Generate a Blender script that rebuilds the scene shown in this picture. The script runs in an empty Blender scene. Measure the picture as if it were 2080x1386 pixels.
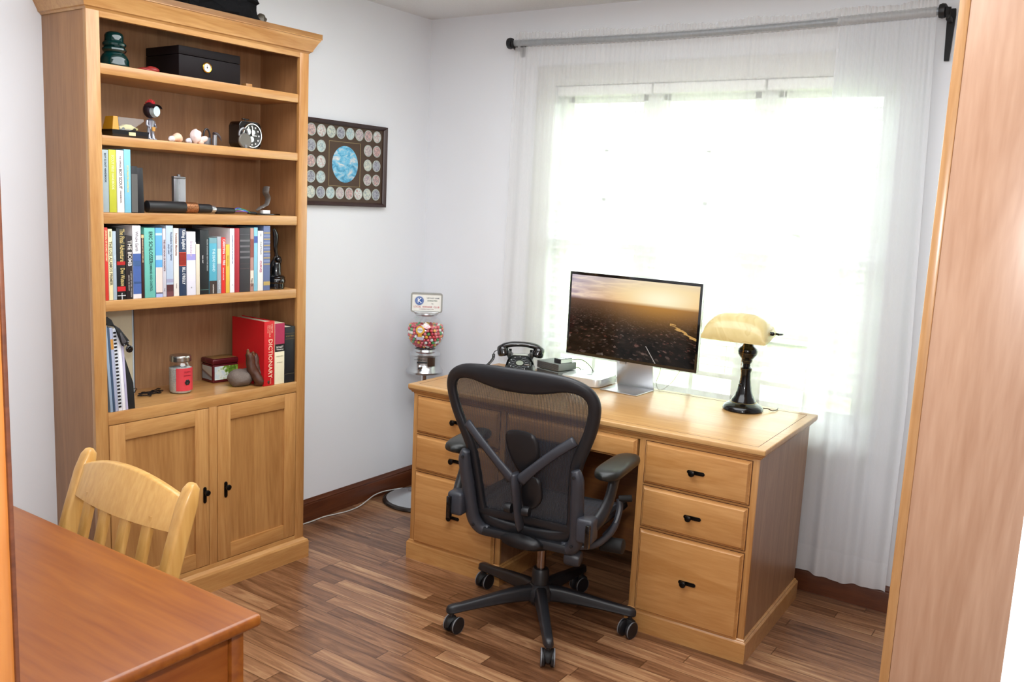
import bpy, bmesh, math, random
from mathutils import Vector, Matrix
PI=math.pi; R=math.radians; V=Vector
random.seed(7)
SC=bpy.context.scene; COL=SC.collection
# ---------------------------------------------------------------- materials
def lin(c):
    if isinstance(c,str): c=tuple(int(c[i:i+2],16)/255 for i in (0,2,4))
    return tuple((x/12.92 if x<=.04045 else ((x+.055)/1.055)**2.4) for x in c[:3])+(1,)
class G:
    def __init__(s,name):
        s.m=bpy.data.materials.new(name); s.m.use_nodes=True; s.t=s.m.node_tree; s.t.nodes.clear()
        s.out=s.t.nodes.new('ShaderNodeOutputMaterial')
    def n(s,ty,props=None,**ins):
        nd=s.t.nodes.new('ShaderNode'+ty)
        for k,v in (props or {}).items(): setattr(nd,k,v)
        for k,v in ins.items():
            key=k.replace('_',' ')
            if key[0]=='#': key=int(key[1:])
            s.set(nd,key,v)
        return nd
    def set(s,nd,key,v):
        i=nd.inputs[key]
        if isinstance(v,bpy.types.NodeSocket): s.t.links.new(v,i)
        elif isinstance(v,bpy.types.Node): s.t.links.new(v.outputs[0],i)
        else: i.default_value=v
    def math(s,op,a,b=0,c=0,clamp=False):
        nd=s.t.nodes.new('ShaderNodeMath'); nd.operation=op; nd.use_clamp=clamp
        for k,v in enumerate((a,b,c)): s.set(nd,k,v)
        return nd.outputs[0]
    def mix(s,f,a,b,bt='MIX'):
        nd=s.t.nodes.new('ShaderNodeMix'); nd.data_type='RGBA'; nd.blend_type=bt
        s.set(nd,0,f); s.set(nd,6,a); s.set(nd,7,b); return nd.outputs[2]
    def co(s,scale=(1,1,1),rot=(0,0,0),loc=(0,0,0),kind='Object'):
        tc=s.n('TexCoord'); mp=s.n('Mapping',Vector=tc.outputs[kind]); mp.inputs['Scale'].default_value=scale
        mp.inputs['Rotation'].default_value=rot; mp.inputs['Location'].default_value=loc; return mp.outputs[0]
    def ramp(s,f,stops,interp='LINEAR'):
        nd=s.n('ValToRGB',Fac=f); cr=nd.color_ramp; cr.interpolation=interp
        while len(cr.elements)<len(stops): cr.elements.new(.5)
        for e,(p,c) in zip(cr.elements,stops): e.position=p; e.color=c if len(c)==4 else lin(c)
        return nd.outputs[0]
    def bsdf(s,color,rough=.5,metal=0,**kw):
        b=s.n('BsdfPrincipled'); s.set(b,'Base Color',color); s.set(b,'Roughness',rough); s.set(b,'Metallic',metal)
        for k,v in kw.items(): s.set(b,k.replace('_',' '),v)
        return b
    def done(s,sh): s.t.links.new(sh.outputs[0] if isinstance(sh,bpy.types.Node) else sh,s.out.inputs[0]); return s.m
    def bump(s,h,strength=.2,dist=.01): return s.n('Bump',Height=h,Strength=strength,Distance=dist).outputs[0]
def mat(name,c,rough=.5,metal=0,noise=0,nscale=30,bump=0,**kw):
    g=G(name); c=lin(c); col=c
    if noise or bump:
        nz=g.n('TexNoise',Vector=g.co(),Scale=nscale,Detail=4.0)
        if noise: col=g.mix(nz.outputs[0],tuple(x*(1-noise) for x in c[:3])+(1,),tuple(min(1,x*(1+noise)) for x in c[:3])+(1,))
    b=g.bsdf(col,rough,metal,**kw)
    if bump: g.set(b,'Normal',g.bump(nz.outputs[0],bump,.003))
    return g.done(b)
def wood(name,c1,c2,axis='z',rough=.32,scale=1.0,contrast=1.0,coat=.25):
    # stretched noise + distorted rings give cathedral grain running along one axis
    g=G(name); s={'x':(1.2,14,14),'y':(14,1.2,14),'z':(14,14,1.2)}[axis]
    v=g.co(tuple(k*scale for k in s)); v2=g.co(tuple(k*scale*9 for k in s))
    n1=g.n('TexNoise',Vector=v,Scale=.55,Detail=5.0,Roughness=.55,Distortion=1.2)
    n2=g.n('TexNoise',Vector=v2,Scale=1.3,Detail=3.0)
    rings=g.math('FRACT',g.math('MULTIPLY',n1.outputs[0],7.0))
    rings=g.math('ABSOLUTE',g.math('SUBTRACT',rings,.5))
    f=g.math('ADD',g.math('MULTIPLY',n1.outputs[0],.75),g.math('MULTIPLY',rings,.35))
    f=g.math('ADD',f,g.math('MULTIPLY',g.math('SUBTRACT',n2.outputs[0],.5),.45))
    k=.25*contrast
    col=g.ramp(f,[(.5-k,c1),(.5+k,c2)])
    b=g.bsdf(col,rough,0,Coat_Weight=coat,Coat_Roughness=.18)
    g.set(b,'Normal',g.bump(n2.outputs[0],.06,.002))
    return g.done(b)
def emis(name,c,st=1):
    g=G(name); return g.done(g.n('Emission',Color=lin(c),Strength=st))
# ---------------------------------------------------------------- geometry
class MB:
    def __init__(s): s.bm=bmesh.new(); s.M=None
    def _x(s,vs):
        if s.M is not None:
            for v in vs: v.co=s.M@v.co
    def box(s,x0,x1,y0,y1,z0,z1,bev=0,seg=2,M=None):
        r=bmesh.ops.create_cube(s.bm,size=1); vs=r['verts']
        for v in vs: v.co=V(((x0+x1)/2+v.co.x*(x1-x0),(y0+y1)/2+v.co.y*(y1-y0),(z0+z1)/2+v.co.z*(z1-z0)))
        if bev:
            es=list({e for v in vs for e in v.link_edges})
            r=bmesh.ops.bevel(s.bm,geom=es,offset=min(bev,.49*min(x1-x0,y1-y0,z1-z0)),segments=seg,affect='EDGES',profile=.5)
            vs=list({v for v in r['verts']}|{v for v in vs if v.is_valid})
        if M is not None:
            for v in vs: v.co=M@v.co
        s._x(vs); return s
    def loft(s,rings,cap=True,close=True):
        vv=[[s.bm.verts.new(p) for p in r] for r in rings]; n=len(vv[0])
        for a,b in zip(vv,vv[1:]):
            for i in range(n if close else n-1):
                j=(i+1)%n
                try: s.bm.faces.new((a[i],a[j],b[j],b[i]))
                except ValueError: pass
        if cap and close:
            for r,rev in ((vv[0],True),(vv[-1],False)):
                try: s.bm.faces.new(list(reversed(r)) if rev else r)
                except ValueError: pass
        s._x([v for r in vv for v in r]); return s
    def loop(s,rings):   # closed ring of rings
        vv=[[s.bm.verts.new(p) for p in r] for r in rings]; n=len(vv[0]); m=len(vv)
        for a in range(m):
            for i in range(n):
                j=(i+1)%n; s.bm.faces.new((vv[a][i],vv[a][j],vv[(a+1)%m][j],vv[(a+1)%m][i]))
        s._x([v for r in vv for v in r]); return s
    def lathe(s,prof,c=(0,0,0),seg=32,axis=None,cap=True):
        A=axis or Matrix.Identity(3); c=V(c)
        rings=[[c+A@V((max(r,1e-5)*math.cos(2*PI*i/seg),max(r,1e-5)*math.sin(2*PI*i/seg),z)) for i in range(seg)] for r,z in prof]
        return s.loft(rings,cap)
    def cyl(s,p0,p1,r0,r1=None,seg=20,bev=0):
        p0,p1=V(p0),V(p1); d=p1-p0; L=d.length; A=d.to_track_quat('Z','Y').to_matrix(); r1=r0 if r1 is None else r1
        pr=[(r0,0),(r1,L)] if not bev else [(r0-bev,0),(r0-bev*.3,bev*.3),(r0,bev),(r1,L-bev),(r1-bev*.3,L-bev*.3),(r1-bev,L)]
        return s.lathe(pr,p0,seg,A)
    def tube(s,pts,rad,seg=10,flat=None,smooth=0,closed=False):
        pts=[V(p) for p in pts]
        if smooth: pts,rad=cr(pts,rad,smooth,closed)
        n=len(pts); rad=rad if isinstance(rad,(list,tuple)) else [rad]*n
        T=[]
        for i in range(n):
            a=pts[(i-1)%n] if closed else pts[max(i-1,0)]; b=pts[(i+1)%n] if closed else pts[min(i+1,n-1)]
            T.append((b-a).normalized())
        up=V((0,0,1)) if abs(T[0].z)<.9 else V((1,0,0))
        N=(up-T[0]*up.dot(T[0])).normalized(); rings=[]
        for i in range(n):
            N=(N-T[i]*N.dot(T[i])).normalized(); B=T[i].cross(N)
            rx,ry=(rad[i],rad[i]) if not flat else (rad[i]*flat[0],rad[i]*flat[1])
            rings.append([pts[i]+N*(rx*math.cos(2*PI*k/seg))+B*(ry*math.sin(2*PI*k/seg)) for k in range(seg)])
        return s.loop(rings) if closed else s.loft(rings)
    def prism(s,poly,t0,t1,plane='xz',bev=0):
        f={'xz':lambda a,b,t:V((a,t,b)),'yz':lambda a,b,t:V((t,a,b)),'xy':lambda a,b,t:V((a,b,t))}[plane]
        a=[s.bm.verts.new(f(p[0],p[1],t0)) for p in poly]; b=[s.bm.verts.new(f(p[0],p[1],t1)) for p in poly]
        fs=[s.bm.faces.new(list(reversed(a))),s.bm.faces.new(b)]
        n=len(poly)
        for i in range(n): fs.append(s.bm.faces.new((a[i],a[(i+1)%n],b[(i+1)%n],b[i])))
        vs=a+b
        if bev:
            es=list({e for v in vs for e in v.link_edges})
            r=bmesh.ops.bevel(s.bm,geom=es,offset=bev,segments=2,affect='EDGES',profile=.5); vs=list(set(r['verts'])|{v for v in vs if v.is_valid})
        s._x(vs); return s
    def sph(s,c,r,seg=20,ring=12,A=None):
        r=(r,r,r) if not isinstance(r,(tuple,list)) else r; c=V(c)
        q=bmesh.ops.create_uvsphere(s.bm,u_segments=seg,v_segments=ring,radius=1)['verts']
        for v in q:
            p=V((v.co.x*r[0],v.co.y*r[1],v.co.z*r[2])); v.co=c+(A@p if A else p)
        s._x(q); return s
    def grid(s,fn,nu,nv):
        vv=[[s.bm.verts.new(fn(i/nu,j/nv)) for j in range(nv+1)] for i in range(nu+1)]
        for i in range(nu):
            for j in range(nv): s.bm.faces.new((vv[i][j],vv[i+1][j],vv[i+1][j+1],vv[i][j+1]))
        s._x([v for r in vv for v in r]); return s
    def jitter(s,amt,sc=1,seed=0):
        from mathutils import noise
        for v in s.bm.verts: v.co+=noise.noise_vector(v.co*sc+V((seed,seed*2,0)))*amt
        return s
    def build(s,name,m,parent=None,ang=35,loc=None,rot=None,fix=True):
        if fix: bmesh.ops.recalc_face_normals(s.bm,faces=s.bm.faces)
        me=bpy.data.meshes.new(name); s.bm.to_mesh(me); s.bm.free()
        for p in me.polygons: p.use_smooth=True
        me.set_sharp_from_angle(angle=R(ang))
        me.materials.append(m); o=bpy.data.objects.new(name,me); COL.objects.link(o)
        if parent: o.parent=parent
        if loc is not None: o.location=loc
        if rot is not None: o.rotation_euler=rot
        return o
def cr(pts,rad,k,closed=False):
    n=len(pts); r=rad if isinstance(rad,(list,tuple)) else [rad]*n; P=[];Q=[]
    for i in range(n if closed else n-1):
        g=(lambda j:j%n) if closed else (lambda j:min(max(j,0),n-1))
        a,b,c,d=[pts[g(i+q)] for q in(-1,0,1,2)]
        for j in range(k):
            t=j/k; P.append(.5*((2*b)+(c-a)*t+(2*a-5*b+4*c-d)*t*t+(3*b-a-3*c+d)*t**3)); Q.append(r[g(i)]*(1-t)+r[g(i+1)]*t)
    if not closed: P.append(pts[-1]);Q.append(r[-1])
    return P,Q
def thing(name,label,cat,loc=(0,0,0),rz=0,group=None,rot=None):
    o=bpy.data.objects.new(name,None); COL.objects.link(o); o.empty_display_size=.05
    o.location=loc; o.rotation_euler=rot or (0,0,rz); o['label']=label; o['category']=cat
    if group: o['group']=group
    return o
def tag(o,label,cat,group=None,kind=None):
    o['label']=label; o['category']=cat
    if group: o['group']=group
    if kind: o['kind']=kind
    return o
def struct(o): o['kind']='structure'; return o
def text(name,s,size,m,parent,M,align='LEFT',bold=0,ex=.0002,sx=1):
    c=bpy.data.curves.new('t','FONT'); c.body=s; c.size=size; c.align_x=align; c.align_y='CENTER'; c.extrude=ex; c.resolution_u=2; c.offset=bold
    o=bpy.data.objects.new('t',c); me=bpy.data.meshes.new_from_object(o); bpy.data.objects.remove(o); bpy.data.curves.remove(c)
    me.name=name; me.transform(M@Matrix.Diagonal((sx,1,1,1))); me.materials.clear(); me.materials.append(m)
    q=bpy.data.objects.new(name,me); COL.objects.link(q)
    if parent: q.parent=parent
    return q
def MX(o,x,y):  # frame: text runs along x, its up is y, at origin o
    x,y=V(x).normalized(),V(y).normalized(); z=x.cross(y)
    return Matrix(((x.x,y.x,z.x,o[0]),(x.y,y.y,z.y,o[1]),(x.z,y.z,z.z,o[2]),(0,0,0,1)))
def rrect(w,h,r,n=5,cx=0,cy=0):
    P=[]
    for (sx,sy,a0) in ((1,1,0),(-1,1,90),(-1,-1,180),(1,-1,270)):
        for k in range(n+1):
            a=R(a0+90*k/n); P.append((cx+sx*(w/2-r)+r*math.cos(a),cy+sy*(h/2-r)+r*math.sin(a)))
    return P
# ---------------------------------------------------------------- palette
HON1,HON2='A97540','C99A60'
M_wv=wood('honey_wood_upright',HON1,HON2,'z'); M_wx=wood('honey_wood_along',HON1,HON2,'x'); M_wy=wood('honey_wood_across',HON1,HON2,'y')
M_panel=wood('door_panel_wood','99693A','BC8C54','z',scale=.6)
M_back=wood('brown_ply_wood','8E6747','AF8660','z',rough=.5,scale=.7,coat=.05)  # browner plywood of the bookcase backs
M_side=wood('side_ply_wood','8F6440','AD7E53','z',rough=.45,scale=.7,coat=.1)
M_desktop=wood('desk_top_wood','B3844C','CCA26C','x',rough=.34,coat=.15)
M_drawer=wood('drawer_wood','B17C44','CD9B62','x',scale=.8)
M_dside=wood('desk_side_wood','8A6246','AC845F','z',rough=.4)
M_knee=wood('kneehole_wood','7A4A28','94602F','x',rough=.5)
M_cherry=wood('cherry_table_wood','74380C','98581A','x',rough=.38,scale=.45,coat=.15)
M_cherryz=wood('cherry_apron_wood','7A3A12','9C5A24','y',rough=.35,scale=.45)
M_chair=wood('blond_chair_wood','BC8A44','D8AC66','z',rough=.35,scale=.7)
M_cab=wood('light_washed_cabinet_wood','AE8468','CBA58A','z',rough=.35,scale=.55)  # pinkish paleness puts the light washing over this side panel into its colour
M_base=wood('walnut_baseboard_wood','4A2412','6B3A20','x',rough=.35)
M_basey=wood('walnut_baseboard_wood_side','4A2412','6B3A20','y',rough=.35)
M_groove=mat('dark_groove','5A3418',.6)
M_bronze=mat('dark_bronze','0E0C0B',.3,.6)
M_wall=mat('white_wall_paint','E6E8EC',.85,noise=.02,nscale=3)
M_ceil=mat('ceiling_paint','E6E6E6',.95,noise=.08,nscale=220,bump=.8)
M_white=mat('white_trim_paint','EDEDEB',.4)
M_blk=mat('black_plastic','17171A',.45); M_blk2=mat('matte_black','0C0C0D',.7)
M_gloss=mat('gloss_black','08080A',.12,Coat_Weight=.6)
M_chrome=mat('chrome','D8D8DA',.12,1); M_alu=mat('aluminium','C9CACC',.3,.9); M_paper=mat('book_paper','DDD3BD',.8,noise=.1,nscale=200)
M_brass=mat('brass','D9A93F',.22,1); M_steel=mat('dull_steel','8C8C90',.4,.8)
M_graph=mat('graphite_plastic','26282C',.42,noise=.1,nscale=300)
M_pad=mat('arm_pad_vinyl','1B1D1B',.38,bump=.05,nscale=200)
def glass(name,c=(1,1,1),mixf=.85,rough=.02):
    g=G(name); t=g.n('BsdfTransparent',Color=tuple(c)+(1,)); gl=g.n('BsdfGlossy',Color=(1,1,1,1),Roughness=rough)
    mx=g.n('MixShader',Fac=1-mixf); g.set(mx,1,t); g.set(mx,2,gl); return g.done(mx)
M_glass=glass('window_glass',(.97,1,.98),.96); M_globe=glass('clear_globe_glass',(.97,.98,.98),.9,.03)
# floor: strips along x with random tones
def floor_mat():
    g=G('walnut_strip_floor'); tc=g.n('TexCoord'); sp=g.n('SeparateXYZ',Vector=tc.outputs['Object']); x,y=sp.outputs[0],sp.outputs[1]
    W=.064; row=g.math('FLOOR',g.math('DIVIDE',y,W)); wn=g.n('TexWhiteNoise',{'noise_dimensions':'1D'},W=row)
    L=g.math('ADD',.5,g.math('MULTIPLY',wn.outputs[0],.4))
    off=g.math('MULTIPLY',wn.outputs[0],17.3); u=g.math('ADD',g.math('DIVIDE',x,L),off); colm=g.math('FLOOR',u)
    cv=g.n('CombineXYZ',X=row,Y=colm); w2=g.n('TexWhiteNoise',{'noise_dimensions':'2D'},Vector=cv.outputs[0])
    # grain, shifted per board
    sh=g.n('CombineXYZ',X=g.math('ADD',g.math('MULTIPLY',x,2.2),g.math('MULTIPLY',w2.outputs[0],40)),Y=g.math('ADD',g.math('MULTIPLY',y,26),g.math('MULTIPLY',w2.outputs[0],9)))
    n1=g.n('TexNoise',Vector=sh.outputs[0],Scale=1.0,Detail=6.0,Roughness=.62,Distortion=1.6)
    sh2=g.n('CombineXYZ',X=g.math('MULTIPLY',x,10),Y=g.math('MULTIPLY',y,190)); n2=g.n('TexNoise',Vector=sh2.outputs[0],Scale=1.0,Detail=2.0)
    f=g.math('ADD',g.math('ADD',.1,g.math('MULTIPLY',w2.outputs[0],.5)),g.math('MULTIPLY',g.math('SUBTRACT',n1.outputs[0],.5),1.55)); f=g.math('ADD',f,g.math('MULTIPLY',g.math('SUBTRACT',n2.outputs[0],.5),.16))
    col=g.ramp(f,[(.0,'553520'),(.25,'765036'),(.5,'93694A'),(.75,'AF8862'),(1.0,'C4A27C')])
    fy=g.math('FRACT',g.math('DIVIDE',y,W)); fx=g.math('FRACT',u)
    e=g.math('MINIMUM',g.math('MINIMUM',fy,g.math('SUBTRACT',1,fy)),g.math('MULTIPLY',g.math('MINIMUM',fx,g.math('SUBTRACT',1,fx)),7))
    ed=g.math('MULTIPLY',e,30,clamp=True); col=g.mix(ed,lin('4A2C18'),col)
    b=g.bsdf(col,.3,0,Coat_Weight=.3,Coat_Roughness=.2); g.set(b,'Normal',g.bump(ed,.12,.001)); return g.done(b)
# ---------------------------------------------------------------- the room
XR,YN,ZC=3.04,-3.25,2.417
fl=MB().box(-.15,4.6,-5.2,.0,-.06,0).build('floor',floor_mat()); struct(fl)
fl['label']='multi-tone walnut strip floor'
struct(MB().box(-.15,4.6,-5.2,.14,ZC,ZC+.06).build('ceiling',M_ceil))
struct(MB().box(-.14,0,-5.2,.14,0,ZC).build('wall_left',M_wall))
struct(MB().box(XR,XR+.12,-3.25,.14,0,ZC).build('wall_right',M_wall))
WX0,WX1,WZ0,WZ1=.76,2.25,.66,2.07
b=MB(); b.box(0,WX0,0,.14,0,ZC); b.box(WX1,XR,0,.14,0,ZC); b.box(WX0,WX1,0,.14,0,WZ0); b.box(WX0,WX1,0,.14,WZ1,ZC); struct(b.build('wall_back',M_wall))
b=MB(); b.box(0,2.24,-3.37,YN,0,ZC); b.box(3.011,4.6,-3.37,YN,0,ZC); b.box(2.24,3.011,-3.37,YN,2.05,ZC); struct(b.build('wall_front',M_wall))
struct(MB().box(-.15,4.6,-5.32,-5.2,0,ZC).build('wall_hall',M_wall)); struct(MB().box(4.6,4.72,-5.2,-3.25,0,ZC).build('wall_hall_end',M_wall))
# stained casing and jamb of the doorway
b=MB(); b.box(2.14,2.222,-3.25,-3.234,0,2.11,.004); b.box(2.238,2.257,-3.385,-3.25,0,2.05,.003)
struct(b.build('trim_1',wood('door_jamb_wood','A8662E','C58546','z',scale=.8)))
struct(MB().box(2.25,2.2595,-3.2535,-3.2495,0,2.05,.001).build('trim_2',M_basey))
# baseboards
def basep(t0,t1,plane,nm,m):
    pr=[(0,0),(-.014,0),(-.014,.078),(-.011,.084),(-.012,.09),(-.006,.1),(-.004,.107),(0,.107)]
    b=MB()
    if plane=='x': b.loft([[V((t,p[0],p[1])) for p in pr] for t in (t0,t1)])
    else: b.loft([[V((-p[0]*plane[1]+plane[2],t,p[1])) for p in pr] for t in (t0,t1)])
    struct(b.build(nm,m))
basep(0,XR,'x','baseboard_back',M_base); basep(YN,0,('y',1,0),'baseboard_left',M_basey); basep(YN,0,('y',-1,XR),'baseboard_right',M_basey)
# window
win=bpy.data.objects.new('window_1',None); COL.objects.link(win); struct(win)
b=MB()
b.box(WX0-.1,WX0,-.016,.0,WZ0-.03,WZ1+.09,.003); b.box(WX1,WX1+.09,-.016,.0,WZ0-.03,WZ1+.09,.003); b.box(WX0,WX1,-.016,.0,WZ1,WZ1+.09,.003)
b.box(WX0-.1,WX1+.09,-.014,0,WZ0-.1,WZ0-.03,.003)
o=b.build('casing',mat('casing_grey_white','CFCFCB',.5),win)
MB().box(WX0-.12,WX1+.11,-.034,.06,WZ0-.03,WZ0-.001,.005).build('sill',M_white,win)
b=MB(); b.box(WX0,WX0+.03,.06,.13,WZ0,WZ1);b.box(WX1-.03,WX1,.06,.13,WZ0,WZ1);b.box(WX0,WX1,.06,.13,WZ0,WZ0+.04);b.box(WX0,WX1,.06,.13,WZ1-.03,WZ1)
for xm in (1.24,1.75): b.box(xm-.035,xm+.035,.06,.13,WZ0,WZ1)
b.build('frame',M_white,win)
for x0,x1 in ((.79,1.205),(1.275,1.715),(1.785,2.22)):
    b=MB(); b.box(x0,x0+.03,.075,.11,.7,2.04); b.box(x1-.03,x1,.075,.11,.7,2.04); b.box(x0,x1,.075,.11,.7,.745); b.box(x0,x1,.075,.11,2.0,2.04); b.box(x0,x1,.07,.115,1.34,1.385)
    sh=b.build('sash',M_white,win)
    b=MB(); c=(x0+x1)/2; b.box(c-.009,c+.009,.085,.1,.745,2.0)
    for z in (.9,1.12,1.56,1.78): b.box(x0+.03,x1-.03,.085,.1,z-.009,z+.009)
    b.build('muntin',M_white,sh); MB().box(x0+.03,x1-.03,.09,.094,.745,2.0).build('pane',M_glass,sh)
# outdoors
grass=G('lawn_green'); nz=grass.n('TexNoise',Vector=grass.co((1.5,1.5,1.5)),Scale=6.0,Detail=6.0)
M_lawn=grass.done(grass.bsdf(grass.ramp(nz.outputs[0],[(.35,'A2B878'),(.65,'D2DEA8')]),.9))
o=MB().box(-20,24,.3,30,-.55,-.5).build('lawn',M_lawn); tag(o,'sunlit green lawn seen faintly through the window','lawn',kind='stuff')
M_leaf=mat('hedge_leaves','B4C898',.9,noise=.35,nscale=8)
for i,(x,y,rr) in enumerate(((1.5,9,1.5),(4.6,8,1.3),(-2,11,2.0))):
    b=MB(); b.sph((0,0,rr*.6),(rr,rr*.8,rr*.75),32,20); b.jitter(.35,1.7,i*3); b.jitter(.12,6,i)
    
    for v in b.bm.verts: v.co.z=max(v.co.z,.004)
    t=b.build('garden_bush',M_leaf,loc=(x,y,-.5),ang=180)
    tag(t,['rounded green bush straight across the lawn outside','smaller green bush outside to the right beyond the lawn','largest green bush outside to the left beyond the lawn'][i],'bush')
# blinds behind the curtain
def blind(x0,x1,lab):
    t=thing('window_blind',lab,'blind',(0,0,0),group='white slat blinds in the window')
    MB().box(x0,x1,.005,.052,2.025,2.068,.003).build('headrail',M_white,t)
    b=MB(); z=1.995
    while z>.87:
        b.box(x0,x1,-.023,.023,-.0013,.0013,M=Matrix.Translation((0,.03,z))@Matrix.Rotation(R(12),4,'X')); z-=.0445
    b.build('slat_panel',M_white,t)
    MB().box(x0,x1,.008,.052,.825,.845,.004).build('bottom_rail',M_white,t)
    b=MB()
    for x in (x0+.07,x1-.07):
        for y in (.012,.05): b.box(x-.001,x+.001,y-.001,y+.001,.84,2.03)
    b.build('ladder_cord',M_white,t)
blind(.765,1.24,'white horizontal slat blind in the left bay of the window')
blind(1.25,1.745,'white horizontal slat blind in the middle bay of the window')
blind(1.755,2.245,'white horizontal slat blind in the right bay of the window')
# curtain rod
RY=-.08
def rodz(x): return 2.262+.004*(x-1.4)-.016*math.sin(PI*(x-.56)/1.82)
t=thing('curtain_rod','long grey curtain rod with black end caps above the window','curtain rod',(0,0,0))
MB().tube([(x,RY,rodz(x)) for x in [.555+i*1.83/16 for i in range(17)]],.013,12).build('pole',mat('grey_rod','8E959B',.35,.4),t)
for x,sx in ((.55,-1),(2.385,1)):
    MB().lathe([(.012,0),(.023,.002),(.026,.012),(.024,.022),(.012,.03),(0,.031)],(x-.008*sx,RY,rodz(min(max(x,.56),2.38))),20,V((sx,0,0)).to_track_quat('Z','Y').to_matrix()).build('end_cap',M_blk,t)
for x in (.568,2.408):
    k=thing('rod_bracket','black curtain rod bracket on the wall at the %s end of the rod'%('left' if x<1 else 'right'),'bracket',(x,0,0))
    zr=rodz(min(x,2.38))
    b=MB(); b.loft([[V((sx*w,-y,z)) for sx,y in ((-1,0),(-1,.012),(1,.012),(1,0))] for z,w in ((zr-(.16 if x>1 else .05),.008),(zr-(.1 if x>1 else .03),.0105),(zr+.0,.014),(zr+.02,.012))]); b.build('wall_plate',M_blk2,k)
    b=MB(); b.box(-.008,.008,-.07,0,zr-.03,zr-.014,.003); 
    b.tube([(0,RY+.021*math.cos(a),zr+.0+.021*math.sin(a)) for a in [R(-200+i*22) for i in range(12)]],.006,8); b.build('hook_arm',M_blk2,k)
# sheer curtains
def sheer(name,dens,tint='F6F6F6'):
    g=G(name); tc=g.n('TexCoord'); mp=g.n('Mapping',Vector=tc.outputs['Object']); mp.inputs['Scale'].default_value=(16,1,.35)
    nz=g.n('TexNoise',Vector=mp.outputs[0],Scale=1.6,Detail=4.0,Roughness=.6)
    mp2=g.n('Mapping',Vector=tc.outputs['Object']); mp2.inputs['Scale'].default_value=(220,1,35); n2=g.n('TexNoise',Vector=mp2.outputs[0],Scale=2.0,Detail=2.0)
    a=g.math('ADD',dens-.085,g.math('ADD',g.math('MULTIPLY',nz.outputs[0],.12),g.math('MULTIPLY',n2.outputs[0],.05)),clamp=True)
    d=g.n('BsdfDiffuse',Color=lin(tint)); tr=g.n('BsdfTranslucent',Color=lin(tint)); m1=g.n('MixShader',Fac=.42); g.set(m1,1,d); g.set(m1,2,tr)
    tp=g.n('BsdfTransparent'); m2=g.n('MixShader',Fac=a); g.set(m2,1,tp); g.set(m2,2,m1); return g.done(m2)
def curtain(x0,x1,zb,freq,dens,label,seed,flare=0.0,tint='F6F6F6'):
    t=thing('sheer_curtain',label,'curtain',(0,0,0),group='white sheer curtains')
    rnd=random.Random(seed); ph=[rnd.uniform(0,6.28) for _ in range(4)]
    def pt(u,z):
        x=x0+(x1-x0)*u; zt=rodz(min(max(x,.56),2.38)); k=max(0,min(1,(zt-z)/1.4)); xx=x+flare*(u)*k-(.0 if x0>1 else .02*(1-u)*k)
        A=.003+.008*k; w=math.sin(2*PI*freq*u+ph[0])+.5*math.sin(2*PI*freq*1.73*u+ph[1]+k)+.35*math.sin(2*PI*freq*.46*u+ph[2])
        fine=.0022*math.sin(2*PI*freq*5.1*u+ph[3])*max(0,1-k*2.2)
        y=RY+.012*k+A*w*.75+fine
        return V((xx,y,z))
    nu=int(freq*34)
    def body(u,v):
        x=x0+(x1-x0)*u; zt=rodz(min(max(x,.56),2.38))-.019; z=zb+.115+(zt-zb-.115)*v
        return pt(u,z)
    MB().grid(body,nu,46).build('drape',sheer('sheer_cloth_%d'%seed,dens,tint),t,ang=180,fix=False)
    MB().grid(lambda u,v: pt(u,zb+.006*math.sin(u*9)*(1-v)+.115*v),nu,4).build('hem',sheer('sheer_hem_%d'%seed,min(dens+.22,.94),tint),t,ang=180,fix=False)
    def pocket(u,v):
        x=x0+(x1-x0)*u; zt=rodz(min(max(x,.56),2.38)); a=R(-100+200*v) ; r=.0165+.0007*math.sin(2*PI*freq*6*u)
        return V((x,RY-r*math.cos(a),zt+r*math.sin(a)))
    MB().grid(pocket,nu*3,8).build('rod_pocket',sheer('sheer_pocket_%d'%seed,dens*.62),t,ang=180,fix=False)
    def ruf(u,v):
        x=x0+(x1-x0)*u; zt=rodz(min(max(x,.56),2.38)); return V((x,RY+.005*math.sin(2*PI*freq*3.3*u)*v+.006*math.sin(2*PI*freq*7*u+1)*v,zt+.0155+v*(.026+.005*math.sin(u*freq*2.2)+.002*math.sin(u*freq*7))))
    MB().grid(ruf,nu*3,4).build('heading_ruffle',sheer('sheer_ruffle_%d'%seed,dens+.02),t,ang=180,fix=False)
curtain(.572,2.045,.1,12,.48,'wide left sheer white curtain glowing with window light behind the desk',3)
curtain(2.035,2.372,.102,4,.9,'right sheer white curtain hanging past the right end of the desk',9,.05,'E8EAED')
# ---------------------------------------------------------------- bookcase
BPX,BPY,BA=.3035,-1.101,-.0312
def BW(x,y,z=0): c,s=math.cos(BA),math.sin(BA); return (BPX+x*c-y*s,BPY+x*s+y*c,z)
SH=[(1.9054,1.872),(1.6813,1.65),(1.4346,1.398),(1.145,1.108)]
W=.898; D=.277
def bronze_pull(parent,c,axis,knoboff,normal):
    # backplate with a round knob towards one end; frame: axis (long), normal (out of the wood)
    a=V(axis); n=V(normal); s=n.cross(a); M=Matrix(((a.x,s.x,n.x,c[0]),(a.y,s.y,n.y,c[1]),(a.z,s.z,n.z,c[2]),(0,0,0,1)))
    b=MB(); b.M=M; b.prism([(p[0],p[1]) for p in rrect(.064,.0135,.0065)],0,.003,'xy',.001); h=b.build('handle',M_bronze,parent)
    b=MB(); b.M=M; b.lathe([(.0055,.002),(.005,.009),(.009,.013),(.0115,.018),(.011,.022),(.007,.0245),(0,.025)],(knoboff,0,0),20); b.build('knob',M_bronze,h)
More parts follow.
